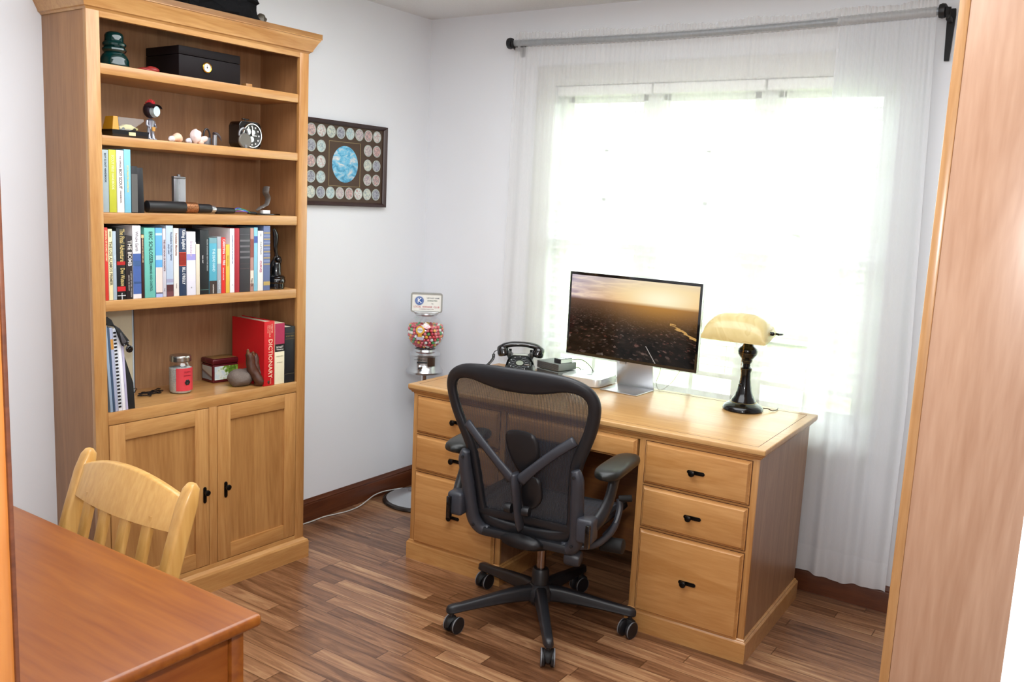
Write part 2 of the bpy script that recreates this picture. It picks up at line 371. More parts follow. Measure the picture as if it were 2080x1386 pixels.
def bookcase(nm,label,full,M,Ms,Mp):
    t=thing(nm,label,'bookcase')
    def bar(name,m,*a,**k): return MB().box(*a,**k).build(name,m,t)
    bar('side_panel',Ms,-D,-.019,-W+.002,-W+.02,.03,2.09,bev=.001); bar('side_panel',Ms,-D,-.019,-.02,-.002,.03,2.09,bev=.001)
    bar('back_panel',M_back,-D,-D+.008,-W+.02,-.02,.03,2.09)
    b=MB()
    for a0,a1 in ((-W,-W+.045),(-.045,0)): bar('stile',M[0],-.019,0,a0,a1,.03,2.1,bev=.0025)
    for q0,q1 in ((2.044,2.1),(.722,.7644),(.06,.105)): bar('rail',M[1],-.019,-.0004,-W+.045,-.045,q0,q1,bev=.001)
    MB().box(-.019,-.0004,-.46,-.425,.105,.722,.001).build('mullion',M[0],t)
    bar('counter_shelf',M[1],-D+.008,-.0185,-W+.02,-.02,.744,.7642)
    for zt,zb in SH: bar('shelf',M[1],-D+.01,-.004,-W+.046,-.046,zb,zt,bev=.003)
    # crown moulding wrapping front and both ends
    pr=[(0,2.062),(.004,2.068),(.01,2.071),(.012,2.078),(.026,2.105),(.031,2.112),(.033,2.118),(.036,2.12),(.036,2.138)]
    b=MB(); n=len(pr)
    rings=[[V((-D,-W-p,z)) for p,z in pr],[V((p,-W-p,z)) for p,z in pr],[V((p,p,z)) for p,z in pr],[V((-D,p,z)) for p,z in pr]]
    b.loft(rings,cap=False,close=False); b.build('crown_moulding',M[1],t,ang=20)
    MB().prism([(-D,-W-.036),(.036,-W-.036),(.036,.036),(-D,.036)],2.118,2.1382,'xy').build('top_board',M[1],t)
    pr=[(0,.088),(.004,.083),(.012,.078),(.016,.07),(.016,0)]
    b=MB(); b.loft([[V((-D,-W-p,z)) for p,z in pr],[V((p,-W-p,z)) for p,z in pr],[V((p,p,z)) for p,z in pr],[V((-D,p,z)) for p,z in pr]],cap=False,close=False); b.build('plinth',M[1],t,ang=20)
    for k,(y0,y1,ky) in enumerate(((-.851,-.462,-.481),(-.423,-.047,-.388))):
        dt=MB(); x0,x1=-.018,.0; fw=.058; z0,z1=.1075,.7195
        d=bpy.data.objects.new('door',None); COL.objects.link(d); d.parent=t
        for q0,q1 in ((y0,y0+fw),(y1-fw,y1)): MB().box(x0,x1,q0,q1,z0,z1,.0015).build('door_stile',M[0],d)
        for q0,q1 in ((z0,z0+fw),(z1-fw,z1)): MB().box(x0,x1-.0004,y0+fw,y1-fw,q0,q1,.001).build('door_rail',M[1],d)
        MB().box(x0,x1-.009,y0+fw-.002,y1-fw+.002,z0+fw-.002,z1-fw+.002).build('door_panel',Mp,d)
        MB().box(x0-.004,x0-.001,y0-.002,y1+.002,z0-.002,z1+.002).build('door_shadow_gap',M_groove,d)
        if full: bronze_pull(d,(0,ky,.388),(0,0,1),.012,(1,0,0))
    return t
bc=bookcase('bookcase','tall honey wood bookcase with open shelves and two cupboard doors against the left wall',1,(M_wv,M_wy),M_side,M_panel)
bc.location=(BPX,BPY,0); bc.rotation_euler=(0,0,BA)
M_cabz=wood('pale_stile_wood','AA7A4A','C99A68','z')
b2=bookcase('bookcase','tall wood bookcase with painted pinkish light on its side, seen side-on at the right edge by the doorway',0,(M_cabz,M_wy),M_cab,M_panel)
b2.location=(2.715,-1.75,0); b2.rotation_euler=(0,0,PI)
# ---------------------------------------------------------------- books
def txt_spine(p,s,zt,size,m,y=0,h=0,bold=0,font=1,x=.0006,sx=1):
    return text('spine_lettering',s,size,m,p,MX((x,y,zt),(0,0,-1),(0,1,0)),'LEFT',bold,.0002,sx)
_mc={}
def cm(c,rough=.45,metal=0):
    k=(c,rough,metal)
    if k not in _mc: _mc[k]=mat('colour_'+c,c,rough,metal,noise=.05,nscale=60)
    return _mc[k]
def book(y0,y1,h,z,color,label,group,depth=.165,bands=(),texts=(),soft=True,x=-.008,lean=0,pages=True,name='book'):
    yc=(y0+y1)/2; w=(y1-y0)*.97
    t=thing(name,label,'book',BW(x,yc,z+.0005),BA,group); 
    if lean: t.rotation_euler=(lean,0,BA)
    tk=.0012 if soft else .0026; r=min(.003,w*.2)
    b=MB(); oh=0 if soft else .003
    # cover: spine + two boards as one bent sheet
    b.box(-depth,-.001,-w/2,-w/2+tk,0,h); b.box(-depth,-.001,w/2-tk,w/2,0,h); b.box(-.0022,0,-w/2,w/2,0,h,.0008 if soft else .0015)
    b.build('cover',cm(color),t)
    if pages: MB().box(-depth+oh,-.0024,-w/2+tk,w/2-tk,oh,h-oh-.001).build('pages',M_paper,t)
    for (a,bb,c) in bands: MB().box(-.0012,.0003,-w/2+.0003,w/2-.0003,a,bb).build('spine_band',cm(c),t)
    for q in texts:
        s,zt,size,c=q[:4]; off=q[4] if len(q)>4 else 0
        txt_spine(t,s,zt,size,cm(c),off,bold=.0002,sx=q[5] if len(q)>5 else 1)
    return t
G4='books on the long packed shelf'; z=1.145
book(-.8515,-.849,.247,z,'1B1E2A','thin black binder pressed against the left side board of the packed shelf',G4,.22)
book(-.849,-.8375,.240,z,'D23A30','bright red slim book at the left end of the packed shelf',G4,texts=[('JOURNAL OF ATOMIC HISTORY',.23,.007,'F2D9A8')])
book(-.8365,-.8215,.235,z,'E9DDAF','cream book with dark serif capitals beside the slim red book',G4,texts=[('THE LOS ALAMOS PRIMER',.195,.0135,'5E5A4A',0,.93),('SERBER',.228,.006,'7A7460')])
book(-.821,-.8085,.228,z,'A9B8C4','narrow grey blue book between the cream and the black gold lettered book',G4,texts=[('PROJECT PAPERS',.15,.006,'CFE0EA')])
book(-.8075,-.777,.238,z,'15191A','thick black book with large gold lettering and two red spots',G4,soft=False,
     texts=[('The Final Adventure',.236,.0235,'D6BE7C',.004,.56),('Dee Watson',.106,.021,'D6BE7C',.004,.55),('BLACKSTONE',.022,.0045,'E8E8E8',.001),('PRESS',.016,.0,'E8E8E8')][:3],bands=[(.116,.128,'B02020'),(.028,.044,'C41E24'),(.012,.0145,'D8D8D8')])
book(-.776,-.7515,.212,z,'241C1E','shorter black book with white capitals between the gold lettered and the white blue book',G4,soft=False,texts=[('THE BOMB',.198,.0195,'E2DDD8',.002,.92),('A HISTORY OF HELL ON EARTH',.095,.0062,'A8A09A',.006),('GERARD DE GROOT',.082,.0058,'A8A09A',-.002)])
book(-.7505,-.7195,.247,z,'ECE6E8','wide book with a white top half and a blue cloudy sky lower half',G4,bands=[(.016,.153,'46619F'),(.11,.128,'6C94CC'),(.05,.058,'5E80BC')],texts=[('Whole Earth',.228,.0145,'8C8890',0,.9)])
book(-.7185,-.7085,.218,z,'3A1C1C','slim dark maroon book with tiny tan lettering left of the teal book',G4,texts=[('THE MAKING OF THE ATOMIC AGE',.21,.0055,'D9B890')],bands=[(.205,.216,'D7C48C')])
book(-.7075,-.6665,.240,z,'6DBBAE','wide teal book with black capitals along its spine',G4,soft=False,texts=[('ERIC SCHLOSSER',.228,.0185,'1E3A3C',.003,.78),('COMMAND AND CONTROL',.122,.0125,'2B5A58',.003,.62)])
book(-.6655,-.6395,.240,z,'5FA5DA','book with a sky blue upper spine and a peach lower half',G4,bands=[(.214,.222,'C9DDE4'),(.012,.104,'E9CFC6'),(.13,.145,'B4CCD8'),(.0,.012,'A8B4DE'),(.012,.017,'2E4468')])
book(-.6385,-.6255,.238,z,'C9C6CE','narrow pale lilac book right of the blue and peach book',G4,texts=[('THE DEEP BOOK OF ROCKETS',.2,.008,'6E4A52'),('Press',.03,.005,'6E6E76')])
book(-.625,-.597,.248,z,'B4C4D8','tall pale blue book with a dark picture at the foot of its spine',G4,texts=[('Rocketdyne Nuclear Agency',.225,.0095,'5F6C84',.006,.9),('1947-1997',.185,.0085,'56627A',-.005)],bands=[(.0,.018,'6A3C40'),(.018,.042,'52282C'),(.05,.062,'9A9AB4')])
book(-.596,-.575,.239,z,'E9E3DA','ivory book with thin brown lettering between the tall pale blue and the navy book',G4,texts=[('Forbidden Memories',.222,.011,'8E5A52',0,.85),('Lanham',.045,.0055,'9A8A84')])
book(-.574,-.5455,.238,z,'2B3C58','navy book with bold white lettering and a red box on its spine',G4,soft=False,bands=[(.106,.155,'E0604A'),(.108,.153,'B8322E')],texts=[('Killing England',.234,.0175,'F0F0F0',.004,.68),("BILL O'REILLY",.102,.0165,'E6E6E6',.003,.62)])
book(-.5445,-.507,.227,z,'E4E2EE','wide white book with a lavender band across its spine',G4,bands=[(.126,.148,'9D98D4')],texts=[('Bradshaw',.195,.014,'CBB8C4'),('III',.03,.006,'8A8A94')])
book(-.506,-.4905,.182,z,'DDD2BC','short cream notebook with a white tab left of the thick black book',G4,depth=.15)
MB().prism(rrect(.012,.012,.0058),-.001,.001,'yz').build('page_tab',cm('D8DDE4'),_t:=[o for o in COL.objects if o.get('label','').startswith('short cream notebook')][0],loc=(-.02,.0,.184))
book(-.4895,-.452,.233,z,'1C2124','thickest black book with small white lettering in the middle of the packed shelf',G4,soft=False,texts=[('PACIFIC STANDARD REACTOR DESIGN',.2,.0065,'9EA6A8',.011),('NEAL DAY',.142,.006,'D2D2D2',-.008)],bands=[(.0165,.0175,'5F8A80')])
book(-.451,-.418,.204,z,'54A6BC','teal blue paperback with a dark brown foot right of the thickest black book',G4,texts=[('THE DEAD HAND',.165,.0145,'CFEAF0',.002,.72),('HOFFMAN',.035,.007,'D8D0C8')],bands=[(.0,.048,'3A2C28'),(.185,.204,'79A3AC')])
book(-.417,-.4,.209,z,'A2A8B0','narrow grey paperback left of the red paperback',G4,bands=[(.11,.165,'C9D6C8')],texts=[('VICTOR',.05,.0095,'D0D4D8')])
book(-.399,-.3805,.206,z,'DB3730','bright red paperback with white capitals leaning on the yellow one',G4,texts=[('CARRYING',.2,.0135,'F6EEEE',.001,.82),('THE',.141,.0075,'F2C8C4',.001),('FIRE',.124,.0135,'F6EEEE',.001,.82),('MICHAEL COLLINS',.095,.0055,'F2C8C4',-.001)])
book(-.3795,-.3625,.18,z,'E0B94A','short yellow paperback right of the bright red one',G4,texts=[('FIELD MANUAL',.14,.006,'B08C30')])
book(-.3615,-.3415,.239,z,'EFEFF2','tall white book left of the tall dark red one',G4,depth=.235,texts=[('CONVERSATIONS OF THE GOLDEN AGE',.215,.0058,'8088A8'),('II',.03,.006,'8A8A94')])
book(-.3405,-.3185,.240,z,'A92F3A','tall dark red book without lettering beside the charcoal volume',G4,soft=False)
book(-.3175,-.2705,.241,z,'3A3A3E','thick charcoal volume with faded grey title lines',G4,soft=False,bands=[(.216,.217,'6E6E72'),(.106,.107,'5E4A4A'),(.088,.089,'6A5252')]+[(.19-.021*i,.193-.021*i+.004,'6C6A6E') for i in range(4)])
book(-.2695,-.2535,.241,z,'B48A80','narrow book with a mottled red and cream spine beside the charcoal volume',G4,bands=[(.13,.2,'8E5048'),(.03,.08,'E2D4C4')],texts=[('Reports',.05,.0095,'3C2C2C')])
book(-.2525,-.2355,.243,z,'86C0D4','narrow light blue book right of the mottled one',G4,bands=[(.185,.21,'4A63A8')])
book(-.2345,-.209,.230,z,'EDE9E4','white book with magenta capitals near the right end of the packed shelf',G4,texts=[('CASTING',.19,.0125,'9A98A0',0,.95),('CURVES',.117,.0135,'B0406C',0,.95),('KLM',.22,.0055,'5A5A66')])
book(-.208,-.176,.250,z,'66749A','tall book with a marbled blue gold spine ending the packed shelf at right',G4,soft=False,bands=[(.1+.012*i,.105+.012*i,('A9966A','8894B4')[i%2]) for i in range(11)]+[(.02,.035,'B49A5C')])
# ---- shelf with the scouting books
G3='short group of books on the third shelf'; z=1.4346
book(-.8515,-.829,.2,z,'9FADB0','grey book with a dotted column of dark letters on its spine',G3,texts=[('BOY SCOUT HANDBOOK',.19,.0085,'3E4A58',0,.95)])
book(-.828,-.8025,.202,z,'BEBF3C','olive yellow book with pale lettering',G3,texts=[('SCOUT FIELD HANDBOOK',.185,.0115,'EDEDB4',0,.8)])
book(-.8015,-.776,.202,z,'EDE6E2','white book with black lettering between the olive yellow and the light blue book',G3,texts=[('THE OFFICIAL',.185,.0065,'7A7074'),('BOY SCOUT',.142,.0145,'2E2A34',0,.8),('HANDBOOK',.072,.007,'7A7074')])
book(-.775,-.7515,.207,z,'7FC0D6','light blue book with yellow lettering',G3,texts=[('SCOUTMASTER HANDBOOK',.155,.0085,'E8DC8E',0,.8)])
book(-.7505,-.7275,.154,z,'19191C','short black boxed book with a grey worn front left of the thin black one',G3,soft=False,bands=[(.002,.128,'5B5A58')])
book(-.7265,-.704,.150,z,'17181D','plain short black book next to the black cable end',G3,soft=False,lean=R(1.5))
# ---- lower shelf: reference books
G5='reference books at the right of the lowest open shelf'; z=.7644
book(-.203,-.1515,.258,z,'C1151D','big red dictionary with cream lettering down its spine',G5,depth=.2,soft=False,texts=[('DICTIONARY',.187,.0265,'F2D8B8',.004,.98)],bands=[])
for o in [o for o in COL.objects if o.get('label','').startswith('big red dictionary')]:
    for s_,zt,sz,yy in (('WEBSTER',.247,.0085,.0115),('NEW WORLD',.243,.0078,.001),('THE LIVING',.243,.006,-.008),('COLLEGE EDITION',.03,.0045,.008)): 
        if s_!='COLLEGE EDITION': txt_spine(o,s_,zt,sz,cm('F2D8B8'),yy)
    txt_spine(o,'EDITION',.03,.006,cm('E8A890'),.006)
book(-.151,-.1015,.246,z,'ECE4C6','book with a magenta top, a black middle band and a cream foot',G5,depth=.2,soft=False,bands=[(.162,.246,'A42C50'),(.132,.163,'16161A')],texts=[])
for o in [o for o in COL.objects if o.get('label','').startswith('book with a magenta')]:
    for s_,zz,sz,c in (('ROGET',.15,.0105,'E8E4DC'),("Thesaurus",.141,.0085,'E8E4DC'),('THESAURUS',.113,.0065,'9A9478'),('OF ENGLISH',.088,.005,'A8A288')): text('spine_lettering',s_,sz,cm(c),o,MX((.0008,0,zz),(0,1,0),(0,0,1)),'CENTER')
book(-.101,-.0485,.228,z,'151A1F','dark navy bound volume against the right side board',G5,depth=.2,soft=False,bands=[(.178,.18,'5A4A2C'),(.2,.202,'5A4A2C'),(.035,.0365,'4E4530')])
for o in [o for o in COL.objects if o.get('label','').startswith('dark navy bound')]: text('spine_lettering','HOLY BIBLE',.008,cm('8A7238'),o,MX((.0008,0,.19),(0,1,0),(0,0,1)),'CENTER')
# ---- lower shelf: leaning papers at the left
GB='thin binders and booklets leaning at the left of the lowest open shelf'
LN=R(3.2)
def folder(y0,y1,h,c,label,texts=(),bands=()): return book(y0,y1,h,z,c,label,GB,depth=.215,lean=LN,texts=texts,bands=bands,x=-.007)
folder(-.841,-.831,.297,'8FA3B8','pale steel blue booklet leftmost in the leaning stack')
folder(-.8305,-.8235,.29,'39506A','narrow dark blue folder second in the leaning stack')
folder(-.823,-.8125,.288,'A9B0C8','pale lilac booklet with a small orange mark left of the comb bound one',bands=[(.215,.25,'C89048')])
t=folder(-.812,-.798,.285,'DDE2EA','comb bound white booklet with black comb teeth on its spine')
b=MB()
for i in range(22): b.box(-.0005,.0022,-.006,.0035,.012+i*.0122,.012+i*.0122+.006,.0006)
b.build('comb_binding',M_blk,t)
folder(-.7975,-.7855,.28,'EDEDF2','white booklet right of the comb bound one')
folder(-.785,-.7765,.272,'BDB8D4','pale lavender booklet at the right of the leaning stack')
t=thing('magazine_file','black magazine file with a slanted side leaning on the stack of booklets','file box',BW(-.01,-.7655,z),BA)
b=MB(); b.prism([(-.0205,0),(.016,0),(.011,.09),(-.022,.195),(-.024,.195)],-.22,0,'yz',.001); b.build('body',M_blk2,t)
t=thing('leather_holster','black leather strap case with a round snap lying over the leaning booklets','leather case',BW(0,0,0),BA)
MB().prism([(-.851,1.094),(-.845,1.086),(-.826,1.081),(-.813,1.052),(-.84,1.064),(-.851,1.066)],-.075,-.012,'yz',.005).build('pouch',M_blk2,t)
MB().prism([(-.834,1.068),(-.809,1.051),(-.775,1.006),(-.779,.996),(-.796,.987),(-.804,.993),(-.817,1.04)],.0005,.0065,'yz',.0025).build('strap',M_blk,t)
MB().prism([(-.811,1.036),(-.806,1.037),(-.787,1.004),(-.796,.997),(-.803,1.0)],.0062,.0075,'yz',.0005).build('worn_patch',mat('worn_leather','4A474A',.6),t)
MB().lathe([(0,0),(.0125,0),(.0125,.004),(.009,.006),(.004,.0055),(.0025,.0075),(0,.008)],(.001,-.7745,.977),20,V((1,0,0)).to_track_quat('Z','Y').to_matrix()).build('snap',M_gloss,t)
for yy,zz in ((-.7815,1.003),(-.7955,.993)): MB().sph((.007,yy,zz),.0028,10,6).build('rivet',M_steel,t)
MB().tube([(.003,-.7745,.983),(.003,-.785,1.0)],.004,8).build('snap_tab',M_blk,t)
t=thing('picture_book','large cream hardback standing upright against the back board behind the booklets','book',BW(-.22,-.738,z),BA)
MB().box(-.012,0,-.105,.108,0,.318,.001).build('cover',cm('D6CFB4'),t); MB().box(-.011,.0005,.108,.1135,0,.318,.001).build('spine',cm('C5D4E0'),t); MB().box(-.012,-.0005,.1135,.1165,0,.318).build('edge',cm('1E2A3C'),t)
text('lettering','DEFENSE',.018,cm('8C8670'),t,MX((.001,-.06,.265),(0,1,0),(0,0,1)),'LEFT')
# ---- objects on the counter shelf
t=thing('key_ring','bunch of dark old keys and a wire ring lying on the lowest open shelf','keys',BW(-.17,-.59,z),BA)
M_iron=mat('old_iron','2E2A2A',.45,.7)
b=MB(); b.tube([(.0+.022*math.cos(a),-.075+.014*math.sin(a),.02+.016*math.cos(a)) for a in [k*PI/8 for k in range(16)]],.0012,6,closed=True); b.build('ring',M_iron,t)
for i in range(7):
    a=R(-35+i*14); cx,cy=.012*math.cos(i*2),-.05+.013*i; L=.05+.008*(i%3)
    b=MB(); b.M=Matrix.Translation((cx,cy,.004+.002*(i%3)))@Matrix.Rotation(a+R(90),4,'Z')
    b.tube([(.0+.008*math.cos(q),.006*math.sin(q),0) for q in [k*PI/5 for k in range(10)]],.002,6,closed=True); b.tube([(.008,0,0),(.008+L*.6,0,0)],.0022,6); b.box(.008+L*.45,.008+L*.6,-.009,0,-.0015,.0015); b.build('key',M_iron,t)
t=thing('mason_jar','glass jar of grey grit with a red poppy paper label and metal lid','jar',BW(-.13,-.492,z),BA)
gj=[(0,.001),(.036,.001),(.041,.006),(.0425,.02),(.0425,.098),(.040,.108),(.034,.115),(.033,.122)]
b=MB(); b.lathe(gj,seg=36,cap=False); b.build('glass_body',M_globe,t)
gr=G('grey_grit'); v=gr.n('TexVoronoi',Vector=gr.co(),Scale=320.0); 
MB().lathe([(0,.003),(.036,.003),(.0405,.01),(.041,.095),(0,.1)],seg=36).build('grit_filling',gr.done(gr.bsdf(gr.ramp(v.outputs[0],[(.0,'8E9190'),(.6,'C9CCCA')]),.9)),t)
b=MB(); b.lathe([(.0335,.120),(.0385,.12),(.0392,.126),(.0385,.130),(.0392,.134),(.0385,.139),(.037,.142),(.012,.1425),(0,.1425)],seg=36); b.build('lid',mat('zinc_lid','BDBCB6',.22,.95),t)
def arc(name,r,a0,a1,z0,z1,m,par,n=14): return MB().grid(lambda u,v:V((r*math.cos(R(a0+(a1-a0)*u)),r*math.sin(R(a0+(a1-a0)*u)),z0+(z1-z0)*v)),n,1).build(name,m,par,ang=180)
o=arc('paper_label',.0432,-55,50,.012,.098,cm('CE3A44'),t)
text('label_print','POPPY',.009,cm('8E1F30'),t,MX((.0445,0,.083),(0,1,0),(0,0,1)),'CENTER'); text('label_print','MEMORIAL',.0065,cm('8E1F30'),t,MX((.0445,0,.07),(0,1,0),(0,0,1)),'CENTER')
b=MB()
for k in range(6): b.sph((.0436,.006*math.cos(k*PI/3),.044+.006*math.sin(k*PI/3)),(.0012,.0055,.0055),10,6)
b.build('poppy_centre',cm('1B1418'),t)
# tin
t=thing('tea_tin','small maroon tin box with landscape pictures on its sides','tin box',BW(-.218,-.25,z),BA-R(4))
M_mar=mat('maroon_tin','5E1A22',.25,.3)
MB().box(-.042,.042,-.062,.062,0,.073,.005).build('body',M_mar,t)
b=MB(); b.box(-.044,.044,-.064,.064,.073,.096,.007,3); b.build('lid',M_mar,t); MB().box(-.034,.034,-.052,.052,.0955,.0968,.0005).build('lid_picture',cm('8A6A3C'),t)
g=G('leafy_picture'); nz=g.n('TexNoise',Vector=g.co((1,1,1)),Scale=60.0,Detail=4.0); sp=g.n('SeparateXYZ',Vector=g.co())
f=g.math('ADD',g.math('MULTIPLY',sp.outputs[1],5),g.math('MULTIPLY',nz.outputs[0],.9)); M_lp=g.done(g.bsdf(g.ramp(f,[(.2,'C6D8DE'),(.34,'DCE4DC'),(.46,'7FA23C'),(.6,'3F6A22'),(.75,'9CC04A')]),.3))
MB().box(.0421,.0425,-.054,.056,.012,.066).build('front_picture',M_lp,t)
g=G('shore_picture'); sp=g.n('SeparateXYZ',Vector=g.co()); f=g.math('ADD',g.math('MULTIPLY',sp.outputs[2],12),g.math('MULTIPLY',sp.outputs[0],4)); M_sp=g.done(g.bsdf(g.ramp(f,[(.3,'8E9AA4'),(.42,'5A3A30'),(.5,'B8B4A8'),(.9,'A8B4B4')]),.3))
MB().box(-.034,.034,-.0625,-.0621,.012,.066).build('end_picture',M_sp,t)
# stone
t=MB(); t.sph((0,0,.032),(.04,.062,.033),36,24); t.jitter(.012,22,3); t.jitter(.002,120,1)
for v in t.bm.verts: v.co.z=max(v.co.z,.0)+ .0; v.co.x+= -.006*math.sin(v.co.y*40)
o=t.build('stone',mat('grey_pumice','6E625A',.95,noise=.25,nscale=160,bump=.6),loc=BW(-.082,-.252,z),rot=(0,0,BA-R(12)),ang=180); tag(o,'rounded grey brown stone in front of the tin box','stone')
# carved wooden figure: two boots bound together
t=thing('carved_figure','dark brown carved wooden figure like a pair of gnarled boots leaning on the dictionary','carving',BW(-.03,-.2,z),BA+R(4))
M_cw=mat('carved_dark_wood','4A2A1A',.45,noise=.4,nscale=60,bump=.5)
for i,y in enumerate((-.022,.004)):
    b=MB(); b.tube([(-.03,y-.014,.13-.012*i),(-.028,y-.008,.11),(-.024,y-.004,.07),(-.012,y+.006,.045),(.0,y+.012,.024),(.01,y+.02,.012)],[.013,.016,.020,.019,.018,.014],14,smooth=4); b.jitter(.003,70,i); b.build('boot',M_cw,t,ang=180)
    b=MB(); b.tube([(-.03,y-.014,.122-.012*i),(-.031,y-.017,.14-.012*i),(-.027,y-.02,.146-.012*i)],[.009,.006,.003],10,smooth=3); b.build('boot_top',mat('carving_ochre','6E4A2E',.5,noise=.3),t,ang=180)
b=MB(); b.sph((-.005,.004,.012),(.026,.03,.014),16,10); b.sph((.014,.018,.014),(.013,.011,.014),14,8); b.jitter(.004,50,5); b.build('base',M_cw,t,ang=180)
# ---- third shelf ornaments
z=1.4346
t=thing('metal_comb_block','silver grey finned metal block standing on end behind the cable','metal block',BW(-.11,-.505,z),BA)
MB().box(-.008,.006,-.024,-.004,0,.125,.001).build('side_plate',M_steel,t)
b=MB(); b.box(-.008,.004,-.003,.024,0,.122)
for i in range(24): b.box(.003,.009,-.001,.023,.004+i*.005,.0065+i*.005)
b.build('fins',mat('bright_metal','C8C9CE',.3,.8),t)
b=MB(); b.box(-.008,.008,-.025,.024,.122,.130,.002); b.cyl((0,0,.128),(0,0,.137),.006); b.build('cap',M_steel,t)
t=thing('cable_sample','black cutaway piece of heavy cable with copper and steel layers lying on the third shelf','cable section',BW(-.075,-.66,z),BA)
def seg(nm,y0,y1,r0,r1,m,zz=.0): 
    return MB().lathe([(r0*.55,0),(r0,.006),(r0,(y1-y0)*.3),(r1,(y1-y0)-.004),(r1*.9,(y1-y0)),(0,y1-y0)],(0,y0,max(r0,r1)+.0005+zz),28,V((0,1,0)).to_track_quat('Z','Y').to_matrix()).build(nm,m,t)
seg('outer_jacket',0,.155,.0205,.0205,M_blk)
b=MB(); b.lathe([(.0195,0),(.0198,.006),(.0198,.044),(.0195,.048)],(0,.153,.0205),28,V((0,1,0)).to_track_quat('Z','Y').to_matrix())
gc=G('woven_copper'); ck=gc.n('TexVoronoi',Vector=gc.co(),Scale=260.0); b.build('copper_braid',gc.done(gc.bsdf(gc.ramp(ck.outputs[0],[(.1,'5A3A26'),(.6,'A8714A')]),.35,.7)),t)
seg('inner_sheath',.2,.262,.0165,.0160,M_blk,.002); seg('steel_ferrule',.258,.281,.0135,.0135,M_alu,.003); seg('core_sheath',.28,.366,.0125,.0105,M_blk)
for i,(c,dy,dz) in enumerate((('2E7AC8',0,.006),('3F9A4A',.004,.009),('D0D8E0',-.004,.005),('7A4AB8',.002,.0),('3A5AD0',-.003,.011))):
    MB().tube([(dy,.362,.011),(dy*2,.385,.012+dz),(dy*2.5,.41,.011+dz*.8),(dy,.437,.008)],.0013,6,smooth=4).build('wire_strand',cm(c),t)
MB().cyl((0,.43,.0075),(.0,.468,.006),.0052,.0045).build('wire_end',M_blk,t)
t=thing('metal_fragment','twisted grey torn metal fragment on a small black stand','metal fragment',BW(-.085,-.135,z),BA)
MB().box(-.022,.022,-.06,.052,.0,.005,.001).build('stand',M_gloss,t)
b=MB(); b.box(-.012,.01,-.022,.012,.005,.018,.001); b.build('white_label',cm('E9E6E4'),t)
b=MB(); b.tube([(0,-.045,.016),(0,-.03,.026),(0,-.012,.033),(.003,.0,.045),(.0,.008,.066),(0,-.004,.088),(0,.002,.108)],[.006,.013,.014,.012,.016,.018,.016],8,flat=(.35,1.15),smooth=3); b.jitter(.004,90,2); b.build('torn_metal',mat('torn_grey_metal','77736F',.5,.5,noise=.3,nscale=90),t,ang=60)
# ---- second shelf ornaments
z=1.6813
t=thing('toy_car_case','small display case with a black base, amber end and clear cover','display case',BW(-.075,-.728,z),BA)
b=MB(); b.loft([[V(p) for p in ((-.03,-.062,0),(.03,-.062,0),(.03,.062,0),(-.03,.062,0))],[V(p) for p in ((-.034,-.067,.024),(.034,-.067,.024),(.034,.067,.024),(-.034,.067,.024))]]); b.build('base',M_gloss,t)
b=MB(); b.loft([[V(p) for p in ((-.031,-.04,.024),(.031,-.04,.024),(.031,.063,.024),(-.031,.063,.024))],[V(p) for p in ((-.024,-.04,.066),(.024,-.04,.066),(.024,.052,.066),(-.024,.052,.066))]]); b.build('clear_cover',glass('clear_case_plastic',(.86,.84,.74),.95),t)
b=MB(); b.loft([[V(p) for p in ((-.031,-.064,.024),(.031,-.064,.024),(.031,-.041,.024),(-.031,-.041,.024))],[V(p) for p in ((-.024,-.056,.067),(.024,-.056,.067),(.024,-.041,.067),(-.024,-.041,.067))]]); b.build('amber_end',mat('amber_plastic','C08A1E',.3),t)
MB().box(.0335,.0347,-.008,.016,.008,.019).build('name_plate',cm('D8CFA0'),t)
c=thing('toy_car','tiny pale yellow toy car inside the clear display case','toy car',BW(-.075,-.722,z+.0245),BA)
MB().prism([(-.03,.004),(.034,.004),(.035,.01),(.02,.013),(.01,.02),(-.01,.0205),(-.02,.0135),(-.031,.012)],-.009,.009,'yz',.001).build('body',cm('DCD3A0'),c)
for y in (-.019,.021):
    MB().cyl((-.0105,y,.005),(.0105,y,.005),.005,seg=14).build('wheel',M_blk,c)
t=thing('knight_figurine','slim silver knight figurine with an oversized dark helmet and red crest','figurine',BW(-.06,-.645,z),BA+R(10))
M_sil=mat('figurine_silver','A6A8B4',.28,.75); M_vis=mat('helmet_gunmetal','3A2E36',.3,.7)
for s in (-1,1): b=MB(); b.tube([(0.004,s*.009,.0),(0,s*.0085,.02),(0,s*.007,.042)],[.0075,.006,.0065],10,smooth=3); b.box(-.006,.014,s*.009-.006,s*.009+.006,0,.006,.002); b.build('leg',M_sil,t)
b=MB(); b.tube([(0,0,.036),(0,0,.05),(0,0,.064),(0,0,.072)],[.010,.0115,.014,.006],14,smooth=3); b.build('torso',M_sil,t)
for s in (-1,1): MB().tube([(0,s*.014,.064),(.003,s*.018,.05),(.012,s*.012,.044)],[.0045,.004,.0035],8,smooth=3).build('arm',M_sil,t)
MB().prism([(-.004,.03),(.006,.03),(.008,.044),(-.006,.044)],.011,.015,'yz').build('shield',cm('B8863C'),t)
b=MB(); b.sph((0,0,.1),(.0245,.0235,.027),22,16); b.build('helmet',M_vis,t)
b=MB(); b.loft([[V((.006+.02*math.cos(a)*.2+.014,.018*math.cos(a),.096+.021*math.sin(a))) for a in [k*PI/10 for k in range(20)]],[V((.031,.014*math.cos(a),.096+.017*math.sin(a))) for a in [k*PI/10 for k in range(20)]]]); b.build('face_plate',mat('pale_face_plate','B6C4C8',.2,.4),t)
